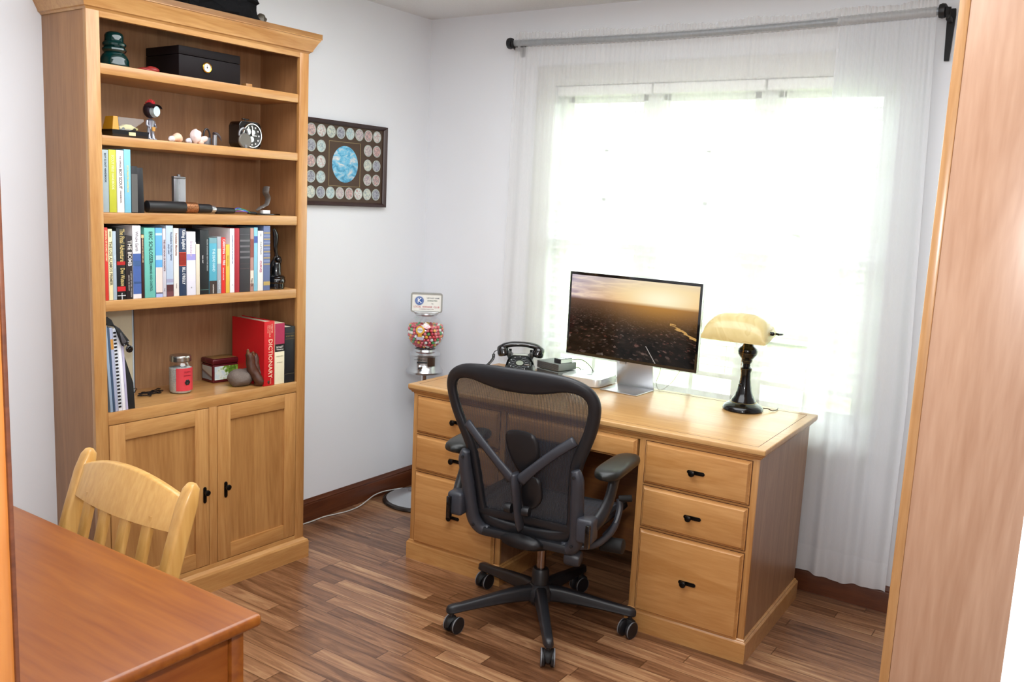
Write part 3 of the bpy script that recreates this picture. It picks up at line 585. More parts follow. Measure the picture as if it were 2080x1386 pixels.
b=MB(); b.grid(lambda u,v:V((.006+.032*v,(.022-.004*v)*math.sin(R(-80+160*u)),.108+.016*math.cos(R(-80+160*u))-.006*v)),12,4); b.build('visor',M_vis,t,ang=180)
b=MB()
for i in range(7): a=R(50+i*16); b.tube([(.022*math.cos(a),0,.1+.024*math.sin(a)),(.033*math.cos(a),.0,.1+.037*math.sin(a))],[.006,.0015],7)
b.build('crest',mat('red_plume','B01A20',.8),t)
M_shell=mat('pink_shell','E8C6B4',.5,noise=.12,nscale=90)
for i,(y,r,lab,c) in enumerate(((-.565,.012,'small white seashell, leftmost of the shells on the second shelf','D8D4DA'),(-.543,.018,'rounded peach coloured seashell next to the small white one','E8C2A8'),(-.497,.011,'little bluish white seashell touching the pink coral cluster','C8CCDA'))):
    b=MB(); b.tube([(0,-r*.9,r*.5),(0,-r*.4,r*.85),(0,.1*r,r*.95),(0,r*.7,r*.6),(0,r,r*.35)],[r*.35,r*.75,r*.93,r*.6,r*.15],16,smooth=4); b.jitter(.0015,120,i); o=b.build('seashell',mat('shell_%d'%i,c,.5,noise=.1),loc=BW(-.06,y,z),rot=(0,0,BA),ang=180)
    tag(o,lab,'seashell')
t=thing('coral_cluster','cluster of pink and white coral and shells beside the grey bird tool','coral',BW(-.06,-.458,z),BA)
b=MB(); b.sph((0,-.01,.028),(.018,.02,.026),20,14); b.jitter(.007,60,3); b.build('large_shell',mat('pink_white_coral','E2D2D0',.6,noise=.2,nscale=70),t,ang=180)
b=MB(); b.tube([(.004,-.002,.012),(.008,.012,.018),(.006,.026,.023),(.004,.032,.021)],[.008,.011,.010,.004],14,smooth=4); b.jitter(.002,90,1); b.build('side_shell',mat('peach_shell','E6C8C0',.5,noise=.2),t,ang=180)
b=MB(); b.sph((.008,.006,.008),(.009,.011,.009),14,8); b.jitter(.003,90,8); b.build('small_shell',M_shell,t,ang=180)
t=thing('padlock','old open padlock with a raised ring shackle behind the coral cluster','padlock',BW(-.085,-.405,z),BA)
b=MB(); b.box(-.007,.007,-.018,.016,0,.03,.004); b.build('body',M_steel,t)
MB().tube([(0,.013*math.cos(a),.036+.024*math.sin(a)) for a in [R(-20+i*20) for i in range(12)]],.0032,8).build('shackle',mat('dark_ring','3C3C40',.35,.8),t)
t=thing('bird_tool','small grey metal tool shaped like a beaked bird right of the padlock','bird figurine',BW(-.07,-.382,z),BA)
b=MB(); b.tube([(0,0,0),(0,0,.02),(0,.001,.04)],[.008,.0085,.008],12,smooth=3); b.build('body',M_steel,t)
b=MB(); b.tube([(0,-.003,.042),(0,.01,.043),(0,.022,.034),(0,.03,.02)],[.0085,.007,.0045,.001],12,smooth=4); b.build('beak',mat('beak_grey','5A5256',.4,.4),t); MB().sph((.0075,.0,.044),.0028,8,6).build('eye',cm('16161A'),t)
t=thing('alarm_clock','black square alarm clock with an open gear face and chrome bezel','clock',BW(-.085,-.222,z),BA+R(4))
MB().prism(rrect(.106,.1,.018,5,0,.053),-.045,.012,'yz',.003).build('case',M_gloss,t)
AX=V((1,0,0)).to_track_quat('Z','Y').to_matrix()
b=MB(); b.lathe([(.045,0),(.047,.004),(.045,.008),(.042,.008),(.041,.0)],(.011,.006,.052),36,AX,cap=False); b.build('bezel',M_chrome,t)
MB().lathe([(0,0),(.042,0),(.042,.002),(0,.002)],(.011,.006,.052),36,AX).build('dial',mat('dark_dial','3A3836',.3,.6),t)
b=MB(); b.M=Matrix.Translation((.0145,.006,.052))
for k in range(12): a=k*PI/6; b.box(-.001,.001,.034*math.cos(a)-.003,.034*math.cos(a)+.003,.034*math.sin(a)-.003,.034*math.sin(a)+.003)
b.build('hour_mark',cm('C9C9C9'),t)
for (y,zz,r) in ((-.012,.066,.013),(.012,.064,.010),(.004,.038,.012)):
    b=MB(); b.prism([(r*(1 if k%2 else .84)*math.cos(k*PI/14)+y,r*(1 if k%2 else .84)*math.sin(k*PI/14)+zz) for k in range(28)],.013,.016,'yz'); b.build('gear',M_alu,t)
b=MB(); b.box(.0165,.018,.0045,.0075,.052,.084); b.box(.0165,.018,.006,.028,.0505,.0535); b.build('clock_hand',cm('E6E6E6'),t)
b=MB(); b.cyl((-.015,.0,.102),(-.015,.0,.112),.003); b.box(-.02,-.01,-.016,.016,.11,.115,.002); b.build('winding_key',M_gloss,t)
t=thing('padlock','round grey antique padlock propped against the alarm clock','padlock',BW(-.045,-.268,z),BA)
MB().lathe([(0,0),(.025,0),(.028,.003),(.028,.009),(.025,.012),(0,.0125)],(-.006,0,.029),28,AX).build('body',mat('worn_grey_brass','716C66',.4,.6,noise=.15),t)
MB().tube([(0,-.006+.019*math.cos(a),.05+.024*math.sin(a)) for a in [R(-10+i*20) for i in range(11)]],.0042,8).build('shackle',M_steel,t)
MB().box(.0065,.008,-.004,.004,.0,.014,.001).build('keyhole_cover',M_steel,t)
# ---- top open shelf
z=1.9054
t=thing('glass_insulator','dark teal glass insulator at the left of the top shelf','insulator',BW(-.075,-.762,z),BA)
b=MB(); b.lathe([(.0,0),(.045,0),(.047,.006),(.044,.012),(.045,.022),(.039,.037),(.031,.046),(.034,.049),(.038,.055),(.037,.06),(.031,.064),(.036,.069),(.037,.075),(.033,.08),(.029,.083),(.0295,.1),(.026,.108),(.018,.113),(0,.115)],seg=40)
g=G('teal_glass'); tr=g.bsdf(lin('05302E'),.08,0,Coat_Weight=1.0); tt=g.n('BsdfTransparent',Color=lin('1E6A62')); mx=g.n('MixShader',Fac=.25); g.set(mx,1,tr); g.set(mx,2,tt); b.build('glass_body',g.done(mx),t)
t=thing('humidor_box','very dark brown wooden humidor box with a small gold rimmed gauge','wooden box',BW(-.05,-.412,z),BA)
M_hum=mat('espresso_wood','120B0D',.6,Specular_IOR_Level=.2,noise=.12,nscale=60)
MB().box(-.2,0,-.128,.128,0,.078,.002).build('body',M_hum,t); MB().box(-.2,0,-.128,.128,.0795,.108,.002).build('lid',M_hum,t)
b=MB(); b.lathe([(.0155,0),(.0185,.001),(.0185,.004),(.0165,.006),(.0145,.005)],(0,-.016,.047),30,AX,cap=False); q=b.build('gauge_rim',M_brass,t)
MB().lathe([(0,0),(.015,0),(.015,.003),(0,.003)],(0,-.016,.047),30,AX).build('gauge_face',cm('F0EEE4'),t)
b=MB(); b.box(.0032,.0042,-.0165,-.0155,.042,.056); b.cyl((.003,-.016,.047),(.0055,-.016,.047),.002,seg=10)
for k in range(11): a=R(-30+k*24); b.box(.003,.0036,-.016+.0115*math.cos(a)-.0005,-.016+.0115*math.cos(a)+.0005,.047+.0115*math.sin(a)-.0012,.047+.0115*math.sin(a)+.0012)
b.build('gauge_needle',cm('1A1A1A'),t)
t=thing('red_pouch','small dark red object lying between the insulator and the dark box','pouch',BW(-.09,-.63,z),BA)
b=MB(); b.sph((0,-.012,.009),(.03,.034,.009),20,10); b.sph((0,.012,.013),(.02,.026,.013),18,10); b.jitter(.002,60,1); b.build('body',cm('8E2A26',.4),t,ang=180)
t=MB().box(-.03,.0,-.014,.014,0,.022,.001).build('wood_block',M_wy,loc=BW(-.10,-.205,z),rot=(0,0,BA)); tag(t,'little pale wood block right of the dark box on the top shelf','wood block')
# on top of the bookcase
b=MB(); b.box(-.09,.09,-.2,.12,0,.1,.004); bmesh.ops.subdivide_edges(b.bm,edges=b.bm.edges[:],cuts=5,use_grid_fill=True); b.jitter(.024,17,4); b.jitter(.013,45,2)
for v in b.bm.verts: v.co.z=max(.0,v.co.z)
o=b.build('coal_lump',mat('black_coal','08080A',.8,Specular_IOR_Level=.15,noise=.4,nscale=80,bump=.7),loc=BW(-.11,-.335,2.1384),rot=(0,0,BA),ang=20)
tag(o,'jagged black rock lump on top of the left bookcase','rock')
b=MB(); b.sph((0,0,.022),(.02,.022,.022),14,10); b.jitter(.008,60,3)
o=b.build('pyrite_chunk',mat('glinting_ore','4A443A',.4,.4,noise=.6,nscale=200),loc=BW(-.06,-.185,2.1384),ang=30); tag(o,'small glinting brown ore chunk at the right end of the black rock on the bookcase','rock')
# black figure at the right of the book row
z=1.145
t=thing('black_ornament','glossy black stamp press with an upright curved lever at the right of the book row','ornament',BW(-.05,-.112,z),BA)
b=MB(); b.lathe([(0,0),(.032,0),(.033,.004),(.032,.022),(.036,.026),(.037,.034),(.034,.04),(.035,.046),(.03,.052),(.02,.056),(.018,.1),(.016,.104),(0,.105)],seg=32); b.build('base',M_gloss,t)
b=MB(); b.tube([(0,.004+.017*math.cos(a),.112+.017*math.sin(a)) for a in [k*PI/9 for k in range(18)]],.0048,8,closed=True); b.build('ring_collar',mat('worn_black_brass','2A2420',.35,.5),t)
MB().sph((.006,.004,.116),.011,16,10).build('ball_joint',M_gloss,t)
b=MB(); b.tube([(0,.004,.112),(0,.0,.14),(0,-.004,.165),(0,-.002,.19),(0,-.004,.215),(0,-.014,.238)],[.009,.0075,.009,.012,.0125,.006],14,flat=(.6,1),smooth=4); b.build('lever',M_gloss,t)
b=MB(); b.tube([(0,-.026,.045),(0,-.03,.065),(0,-.026,.09),(0,-.014,.11)],[.008,.008,.007,.006],10,smooth=3); b.build('side_spring_arm',M_gloss,t)
# ---------------------------------------------------------------- framed plaque on the left wall
t=thing('framed_plaque','dark framed display of a blue planet picture ringed by round mission patches','framed picture',(0,-.60,1.665))
MB().box(.0005,.008,-.255,.255,-.178,.178).build('mat_board',mat('brown_mat','4A382A',.7,noise=.06,nscale=200),t)
pr=[(.0,.0),(.024,.0),(.026,.004),(.02,.012),(.013,.018),(.0,.018)]
b=MB(); rr=[]
for sy,sz in ((-1,-1),(1,-1),(1,1),(-1,1)): rr.append([V((x,sy*(.27-p),sz*(.19-p))) for x,p in pr])
b.loop(rr); b.build('frame',mat('dark_frame_wood','35201C',.35,noise=.15),t,ang=25)
b=MB()
for y in(-.1,.1): b.box(.008,.0088,y-.0008,y+.0008,-.1,.1)
for zz in(-.1,.1): b.box(.008,.0088,-.1,.1,zz-.0008,zz+.0008)
b.build('gold_line',cm('A89868'),t)
g=G('blue_planet_picture'); nz=g.n('TexNoise',Vector=g.co((1,1,1.6)),Scale=22.0,Detail=7.0,Roughness=.6,Distortion=.8); 
MB().lathe([(0,0),(.081,0),(.083,.0008),(.081,.0016),(0,.0018)],(.008,.002,0),48,AX).build('planet_disc',g.done(g.bsdf(g.ramp(nz.outputs[0],[(.3,'3C6E8E'),(.42,'4F9FC6'),(.5,'6FBCDC'),(.58,'A8C8D8'),(.66,'E4DCD8')]),.5)),t)
pm=[]
for i,(a_,b_,c_) in enumerate((('C2CFCC','B08A86','DAD6D0'),('C8CEBE','8A989A','D2CEC0'),('9A9CA6','5E5C6C','AEB2BA'),('AEC8CA','8498A0','CACEC8'),('BDB2B2','857484','C8BEB4'),('CDAEA8','7A8286','B48A86'))):
    g=G('patch_print_%d'%i); nz=g.n('TexNoise',Vector=g.co((1,1,1)),Scale=75.0,Detail=2.0,Distortion=1.0); pm.append(g.done(g.bsdf(g.ramp(nz.outputs[0],[(.38,a_),(.47,b_),(.53,c_),(.62,a_)]),.5)))
M_prim=mat('patch_rim','B4BCB4',.4,.3)
k=0
for r_ in range(5):
    for c_ in range(8):
        if 1<r_+1<5 and 2<=c_<=5: continue
        y=.21-.06*c_; zz=.14-.068*r_
        b=MB(); b.lathe([(.0235,0),(.0275,.0005),(.0275,.0025),(.0245,.003),(.0235,.002)],(.008,y,zz),24,AX,cap=False); q=b.build('patch_rim',M_prim,t)
        MB().lathe([(0,0),(.0245,0),(.0245,.002),(0,.002)],(.008,y,zz),24,AX).build('mission_patch',pm[(k*5+r_)%6],q); k+=1
# ---------------------------------------------------------------- desk
DX,DY,DA=2.1331,-.7830,.0319
def DW(x,y,z=0): c,s=math.cos(DA),math.sin(DA); return (DX+x*c-y*s,DY+x*s+y*c,z)
L=-1.507; Y1=.687
t=thing('desk','honey wood double pedestal desk with seven drawers in front of the window','desk',(DX,DY,0),DA); DESK=t
b=MB(); b.box(L,0,0,Y1,.742,.762,.004,3); b.build('desktop',M_desktop,t)
pr=[(.002,.742),(.004,.738),(.010,.734),(.013,.728),(.018,.7255),(.02,.72)]
b=MB()
rings=[]
for sx,sy in ((0,0),(1,0),(1,1),(0,1)):
    rings.append([V(((-p if sx else L+p),(Y1-p if sy else p),z)) for p,z in pr]+[V(((-.03 if sx else L+.03),(Y1-.03 if sy else .03),z)) for z in (.72,.742)])
b.loop(rings); b.build('top_moulding',M_wx,t,ang=20)
b=MB(); g0,g1=.034,.0357
b.box(L+g0,-g0,g0,g1,.7615,.7623); b.box(L+g0,-g0,Y1-g1,Y1-g0,.7615,.7623); b.box(L+g0,L+g1,g0,Y1-g0,.7615,.7623); b.box(-g1,-g0,g0,Y1-g0,.7615,.7623)
b.build('inlay_line',M_groove,t)
for x0,x1,lab in ((-.455,-.0205,'right'),(L+.0205,-1.026,'left')):
    p=MB(); p.box(x0+.003,x1-.003,.028,Y1-.02,.03,.722); p=p.build('pedestal',M_knee if 0 else M_dside,t)
    for q0,q1 in ((x0,x0+.026),(x1-.026,x1)): MB().box(q0,q1,.0185,.03,.03,.722,.002).build('stile',M_wv,p)
    # fluted quarter moulding on the outer stile edge
    for zz in (.074,.394,.555,.7175): MB().box(x0+.026,x1-.026,.0188,.03,zz-.0035,zz+.0045).build('rail',M_wx,p)
    pp=[(0,.084),(.004,.08),(.004,.077),(.008,.073),(.010,.07),(.010,0)]
    b=MB(); rg=[]
    for sx,sy in ((0,0),(1,0),(1,1),(0,1)): rg.append([V(((x1+q if sx else x0-q),(Y1-.018+q if sy else .0185-q),z)) for q,z in pp]+[V(((x1-.01 if sx else x0+.01),(Y1-.03 if sy else .03),z)) for z in (0,.084)])
    b.loop(rg); b.build('plinth',M_wx,p,ang=20)
    for z0,z1 in ((.079,.3885),(.4005,.5495),(.5615,.7135)):
        a0,a1=x0+.026,x1-.024
        if lab=='left': a0,a1=x0+.024,x1-.026
        b=MB(); b.loft([[V((sx,y,sz)) for sx,sz in ((a0+i,z0+i),(a1-i,z0+i),(a1-i,z1-i),(a0+i,z1-i))] for i,y in ((.001,.03),(0,.0165),(.001,.0145),(.0035,.0142),(.0045,.0125),(.010,.0048),(.012,.0042))])
        d=b.build('drawer',M_drawer,p,ang=18)
        MB().box(a0-.0025,a1+.0025,.0178,.0182,z0-.0025,z1+.0025).build('drawer_gap',M_groove,d)
        bronze_pull(d,((a0+a1)/2+.004,.0042,(z0+z1)/2),(-1,0,0),.0095,(0,-1,0))
b=MB(); a0,a1,z0,z1=-1.018,-.463,.6335,.7135
b.loft([[V((sx,y,sz)) for sx,sz in ((a0+i,z0+i),(a1-i,z0+i),(a1-i,z1-i),(a0+i,z1-i))] for i,y in ((.001,.3),(0,.0165),(.001,.0145),(.0035,.0142),(.0045,.0125),(.010,.0048),(.012,.0042))]); d=b.build('drawer',M_drawer,t,ang=18)
MB().box(-1.03,-.45,.02,.03,.7145,.722).build('centre_rail',M_wx,t)
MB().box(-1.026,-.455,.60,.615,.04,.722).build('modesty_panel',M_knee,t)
# ---------------------------------------------------------------- things on the desk
ZD=.7623
t=thing('monitor','large slim silver edged monitor showing a sunset over a city','monitor',(1.3513,-.259,ZD),-.0255)
w2,h0,h1=.3113,.1212,.4838
MB().prism([(p[0],p[1]+(h0+h1)/2) for p in rrect(2*w2,h1-h0,.006,3)],.0,.019,'xz',.0015).build('housing',M_alu,t)
MB().box(-w2+.0008,w2-.0008,-.0012,.001,h0+.0008,h1-.0008,.0004).build('bezel',M_gloss,t)
def screen_mat():
    g=G('sunset_city_wallpaper'); tc=g.n('TexCoord'); sp=g.n('SeparateXYZ',Vector=tc.outputs['Object'])
    u=g.math('DIVIDE',g.math('ADD',sp.outputs[0],.3),.6); v=g.math('DIVIDE',g.math('SUBTRACT',sp.outputs[2],h0+.013),.337)
    du=g.math('SUBTRACT',u,.72); dv=g.math('SUBTRACT',v,.79)
    def blob(su,sv,pw):
        q=g.math('ADD',g.math('POWER',g.math('DIVIDE',g.math('ABSOLUTE',du),su),2.0),g.math('POWER',g.math('DIVIDE',g.math('ABSOLUTE',dv),sv),2.0)); return g.math('EXPONENT',g.math('MULTIPLY',q,-pw))
    hz=.72
    # sky
    cv=g.n('CombineXYZ',X=g.math('MULTIPLY',u,3.2),Y=g.math('MULTIPLY',v,13)); nz=g.n('TexNoise',Vector=cv.outputs[0],Scale=1.6,Detail=5.0,Distortion=.6)
    sky=g.ramp(nz.outputs[0],[(.34,'8E88AC'),(.5,'BCB2C8'),(.62,'EADCD8')])
    warm=g.mix(g.math('MULTIPLY',g.math('SUBTRACT',v,.62),2.6,clamp=True),lin('F2B45C'),lin('F6DDA8'))
    sky=g.mix(g.math('MULTIPLY',g.math('ADD',blob(.6,.26,1.0),g.math('MULTIPLY',u,.3)),1.0,clamp=True),sky,warm)
    sky=g.mix(blob(.24,.16,1.0),sky,lin('FFF6D0'))
    # ground in perspective
    dd=g.math('SUBTRACT',.8,v); px=g.math('DIVIDE',g.math('SUBTRACT',u,.5),dd); py=g.math('DIVIDE',1.0,dd)
    pv=g.n('CombineXYZ',X=g.math('MULTIPLY',px,30),Y=g.math('MULTIPLY',py,22)); vo=g.n('TexVoronoi',Vector=pv.outputs[0],Scale=1.0,Randomness=.9)
    sc=g.n('SeparateColor',Color=vo.outputs['Color']); br=g.math('POWER',sc.outputs[0],14.0); 
    pn=g.n('CombineXYZ',X=g.math('MULTIPLY',px,5),Y=g.math('MULTIPLY',py,4)); n2=g.n('TexNoise',Vector=pn.outputs[0],Scale=1.0,Detail=3.0)
    br=g.math('MULTIPLY',br,g.math('MULTIPLY',n2.outputs[0],.9))
    gnd=g.mix(g.math('MULTIPLY',br,.9,clamp=True),g.ramp(n2.outputs[0],[(.35,'0E0C0A'),(.6,'1E1813'),(.75,'30271F')]),g.mix(sc.outputs[1],lin('A8968A'),lin('8A4438')))
    haze=g.math('POWER',g.math('DIVIDE',v,hz,clamp=True),5.0); gnd=g.mix(g.math('MULTIPLY',haze,.8),gnd,lin('806050'))
    gl=blob(.36,.24,1.0); gnd=g.mix(g.math('MULTIPLY',gl,.8),gnd,lin('D09238'))
    # river on the right
    rv=g.math('ABSOLUTE',g.math('SUBTRACT',v,g.math('ADD',g.math('SUBTRACT',1.17,g.math('MULTIPLY',u,.82)),g.math('MULTIPLY',g.math('SUBTRACT',n2.outputs[0],.5),.12)))); rm=g.math('MULTIPLY',g.math('LESS_THAN',rv,.014),g.math('MULTIPLY',g.math('GREATER_THAN',u,.8),g.math('LESS_THAN',v,.52)))
    gnd=g.mix(g.math('MULTIPLY',rm,.8),gnd,lin('D8A860'))
    r2=g.math('ABSOLUTE',g.math('SUBTRACT',v,g.math('SUBTRACT',1.74,g.math('MULTIPLY',u,2.45)))); r3=g.math('MULTIPLY',g.math('LESS_THAN',r2,.009),g.math('LESS_THAN',v,.2)); gnd=g.mix(g.math('MULTIPLY',r3,.6),gnd,lin('C8C0B8'))
    msk=g.math('MULTIPLY',g.math('SUBTRACT',v,hz-.03),22,clamp=True); col=g.mix(msk,gnd,sky)
    e=g.n('Emission',Color=col,Strength=1.05); gl=g.n('BsdfGlossy',Color=(1,1,1,1),Roughness=.08); mx=g.n('MixShader',Fac=.025); g.set(mx,1,e); g.set(mx,2,gl); return g.done(mx)
MB().box(-.3,.3,-.0018,-.0011,h0+.013,h0+.35).build('screen',screen_mat(),t)
b=MB(); 
b.box(-.0875,.0875,-.075,.088,0,.005,.002); b.build('stand_foot',M_alu,t)
b=MB(); b.loft([[V((x,y,z)) for x,y in ((-.0875,y0),(.0875,y0),(.0875,y0+.006),(-.0875,y0+.006))] for y0,z in ((.08,.004),(.074,.02),(.04,.2),(.03,.26))]); b.build('stand_upright',M_alu,t)
MB().box(-.014,.014,-.001,.0015,-.008,.008,.002).build('hole_brightness_plate',mat('painted_hole_brightness','F2F4F2',.5),t,loc=(-.055,.0525,.108),rot=(R(-10),0,0))  # white plate painted for the brightness seen through the stand's opening
t=thing('mini_computer','flat rounded silver mini computer with a small dark fruit shaped mark','computer',DW(-.963,.585,ZD),DA)
MB().prism(rrect(.19,.19,.03,8),.003,.036,'xy',.0015).build('body',mat('pale_aluminium','DADDDB',.32,.6),t); MB().prism(rrect(.17,.17,.03,6),0,.004,'xy').build('foot',M_blk,t)
b=MB(); b.prism([(p[0]*.9,p[1]) for p in rrect(.022,.022,.010,6,0,0)]if 0 else [(.0,.008),(.006,.0105),(.0115,.006),(.009,.002),(.0115,-.003),(.007,-.0105),(.003,-.0105),(0,-.0095),(-.003,-.0105),(-.007,-.0105),(-.0115,-.002),(-.0115,.006),(-.006,.0105)],.036,.0364,'xy'); b.prism([(0,.0115),(.001,.015),(.005,.0175),(.0045,.0135)],.036,.0364,'xy'); b.build('logo_mark',cm('5A5E60',.3),t)
t1=None
for i,(zz,lab) in enumerate(((ZD,'dark grey ridged external drive box, lower of the stacked pair beside the telephone'),(ZD+.036,'dark grey ridged external drive box, upper of the stacked pair beside the telephone'))):
    t=thing('drive_box',lab,'external drive',DW(-1.14,.605,zz),DA-R(14),group='stacked external drives')
    MB().box(-.066,.066,-.058,.058,.0015,.0335,.0015).build('body',mat('drive_grey_%d'%i,'7C827D',.5,.1),t)
    b=MB()
    for k in range(7): b.box(-.0665,.0665,-.0605,-.0575,.004+k*.0042,.0062+k*.0042)
    b.build('front_grille',mat('drive_front_%d'%i,'4E4B49',.6,.1),t)
    b=MB(); [b.box(x-.008,x+.008,y-.008,y+.008,0,.002) for x in(-.05,.05) for y in(-.045,.045)]; b.build('foot',M_blk2,t)
t=thing('card_reader','little black card reader with a silver top on the upper drive box','card reader',DW(-1.10,.59,ZD+.0700),DA-R(16))
b=MB(); b.box(-.02,.02,-.038,.038,0,.02,.002); b.build('body',M_blk,t); b=MB(); b.box(.0195,.0208,-.034,.036,.002,.0185); b.box(-.017,.018,-.034,-.004,.0195,.021); b.box(-.017,.018,.004,.034,.0195,.021); b.build('metal_side',M_alu,t)
t=thing('cable_bundle','thin black cables looping behind the drive boxes','cable',DW(-1.05,.66,ZD))
for i,p in enumerate(([(-.03,-.03,.08),(.02,-.02,.085),(.06,.0,.05),(.07,.01,.003)],[(-.02,-.02,.045),(.0,.0,.04),(.02,.005,.0025),(.05,.02,.0025)],[(-.02,-.01,.02),(.015,.008,.035),(.03,.012,.0025),(.04,.015,.0025)])):
    MB().tube(p,.0018,6,smooth=6).build('cable',M_blk,t)
t=thing('white_cable','thin white cable rising behind the monitor stand','cable',DW(-.66,.655,ZD))
MB().tube([(-.0,0,.14),(-.004,.004,.08),(-.02,.008,.03),(.005,.0,.003),(.05,.006,.04),(.085,.012,.1)],.0012,6,smooth=6).build('wire',mat('grey_wire','B8BAB6',.5),t)
# banker lamp
t=thing('bankers_lamp','dark bronze banker lamp with a cream glass shade at the right end of the desk','lamp',DW(-.26,.553,ZD),DA)
M_lb=mat('oiled_bronze','0B0A0B',.22,.5,Coat_Weight=.4)
MB().lathe([(0,0),(.076,0),(.079,.004),(.078,.012),(.072,.02),(.063,.026),(.056,.03),(.05,.034)],seg=40).build('base',M_lb,t)
b=MB(); b.lathe([(.05,.033),(.047,.042),(.038,.055),(.03,.075),(.024,.1),(.0205,.125),(.019,.15),(.0225,.162),(.0225,.168),(.015,.174),(.0145,.185),(.019,.192),(.021,.197),(.0205,.203),(.028,.212),(.036,.224),(.0385,.237),(.036,.247),(.03,.253),(.0225,.258),(.0185,.268),(.02,.278),(.0215,.284),(.014,.29),(.012,.31),(0,.312)],seg=36); b.build('stem',M_lb,t)
b=MB(); 
for r,z in ((.0505,.0335),(.0215,.1985),(.037,.229),(.0225,.165)): b.lathe([(r-.001,z-.0008),(r+.0012,z),(r-.001,z+.0008)],seg=36,cap=False)
b.build('gilt_line',mat('gilt_line','A8905A',.4,.8),t)
def shade(u,v):   # u along the length, v around the profile from the front lip to the back lip
    a=R(-6+172*v); s=2*u-1; p=max(.0,1-abs(s)**3.2)**.5; hl=.128
    return V((s*hl,-.078*math.cos(a)*(.94+.06*p),(.086*math.sin(a)*(.12+.88*p) if a>0 else .086*math.sin(a))))
g=G('cream_marbled_glass'); nz=g.n('TexNoise',Vector=g.co(),Scale=5.0,Detail=3.0,Distortion=1.2); cc=g.ramp(nz.outputs[0],[(.3,'E2D094'),(.5,'EEDFAA'),(.53,'E4D298'),(.7,'F2E6B8')])
b1=g.bsdf(cc,.25,0,Coat_Weight=.4); t2=g.n('BsdfTranslucent',Color=cc); mx=g.n('MixShader',Fac=.35); g.set(mx,1,b1); g.set(mx,2,t2); M_sh=g.done(mx)
sm=MB(); sm.grid(shade,32,20)
for e,uu in ((-1,0),(1,1)):
    pts=[shade(uu,k/20) for k in range(21)]; c=V((pts[0].x*.985,0,.0))
    vs=[sm.bm.verts.new(p) for p in pts]; vc=sm.bm.verts.new(c+V((0,0,-.008)))
    for i in range(20): sm.bm.faces.new((vs[i],vs[i+1],vc))
bmesh.ops.remove_doubles(sm.bm,verts=sm.bm.verts[:],dist=.0004); bmesh.ops.recalc_face_normals(sm.bm,faces=sm.bm.faces[:]); bmesh.ops.solidify(sm.bm,geom=sm.bm.faces[:],thickness=.003)
sm.build('lamp_shade',M_sh,t,ang=45,loc=(-.034,-.022,.298),rot=(R(8),0,0))
b=MB(); b.cyl((.077,-.03,.318),(.097,-.03,.318),.0095,.007,14,bev=.002); b.sph((.099,-.03,.318),.008,12,8); b.build('shade_knob',M_lb,t)
b=MB(); b.tube([(0,.03,.30),(.03,.045,.305),(.1,.03,.312),(.128,.0,.317),(.12,-.03,.318)],.0042,8,smooth=5); b.build('shade_arm',M_lb,t)
b=MB()
for k in range(30): b.sph((-.006+.002*math.sin(k*.3),-.042-.0*k,.285-.0058*k),.0019,6,4)
b.build('pull_chain',M_brass,t); MB().sph((-.006,-.043,.106),.0062,14,10).build('chain_ball',M_lb,t)
MB().tube([(.05,.03,.004),(.08,.05,.01),(.1,.055,.0035),(.11,.085,.0035),(.105,.12,.003)],.002,6,smooth=5).build('power_cord',mat('brown_cord','4A3A2C',.5),t)
# rotary telephone
t=thing('telephone','black rotary dial desk telephone at the back left of the desk','telephone',(.815,-.275,.7622),R(32)); t.scale=(1,1,.8)
M_ph=mat('bakelite_black','0B0B0D',.16,Coat_Weight=.7); M_ph2=mat('satin_black','222524',.35)
def rr3(w,y0,y1,z,r=.02,z2=None):
    P=rrect(w,y1-y0,r,4,0,(y0+y1)/2); z2=z if z2 is None else z2
    return [V((x,y,z+(z2-z)*(y-y0)/(y1-y0))) for x,y in P]
b=MB(); b.loft([rr3(.142,-.11,.105,0.004),rr3(.14,-.112,.105,.012),rr3(.138,-.11,.105,.022,.03),rr3(.132,-.09,.1,.036,.07),rr3(.122,-.055,.09,.06,.1),rr3(.11,-.02,.08,.08,.108),rr3(.09,.01,.07,.096,.108)]); b.build('body',M_ph2,t,ang=50)
MB().box(-.062,.062,-.1,.095,0,.005,.002).build('base_plate',M_blk2,t)
b=MB()
for sx in(-1,1): b.prism([(-.0,.09),(.066,.09),(.062,.124),(.046,.126),(.036,.112),(.02,.112),(.01,.124),(.002,.12)],sx*.05-.008,sx*.05+.008,'yz',.002)
b.build('cradle',M_ph2,t)
MB().cyl((-.034,.0,.104),(.034,.0,.104),.0055,seg=14,bev=.002).build('label_strip',mat('pale_strip','B9BFB5',.4),t)
b=MB(); b.tube([(-.095,.03,.128),(-.075,.03,.146),(-.04,.03,.157),(0,.03,.16),(.04,.03,.157),(.075,.03,.146),(.095,.03,.128)],[.014,.017,.017,.016,.017,.017,.014],14,flat=(.95,1.1),smooth=4); h=b.build('handset',M_ph,t,ang=60)
for sx in (-1,1):
    b=MB(); A=V((-sx*.28,0,-1)).to_track_quat('Z','Y').to_matrix(); b.lathe([(.012,-.012),(.022,-.004),(.0265,.008),(.0275,.02),(.030,.03),(.0305,.04),(.027,.048),(0,.05)],(sx*.086,.03,.138),28,A); b.build('ear_cup',M_ph,h)
dn=V((0,-.62,.78)).normalized(); DA_=dn.to_track_quat('Z','Y').to_matrix(); dc=V((0,-.062,.0655))
b=MB(); b.lathe([(0,0),(.051,0),(.052,.004),(.049,.007),(0,.007)],dc-dn*.002,36,DA_); b.build('dial_plate',mat('dial_plate_dark','1A1B1C',.3),t)
b=MB(); xx=V((1,0,0)); yy=dn.cross(xx).normalized()
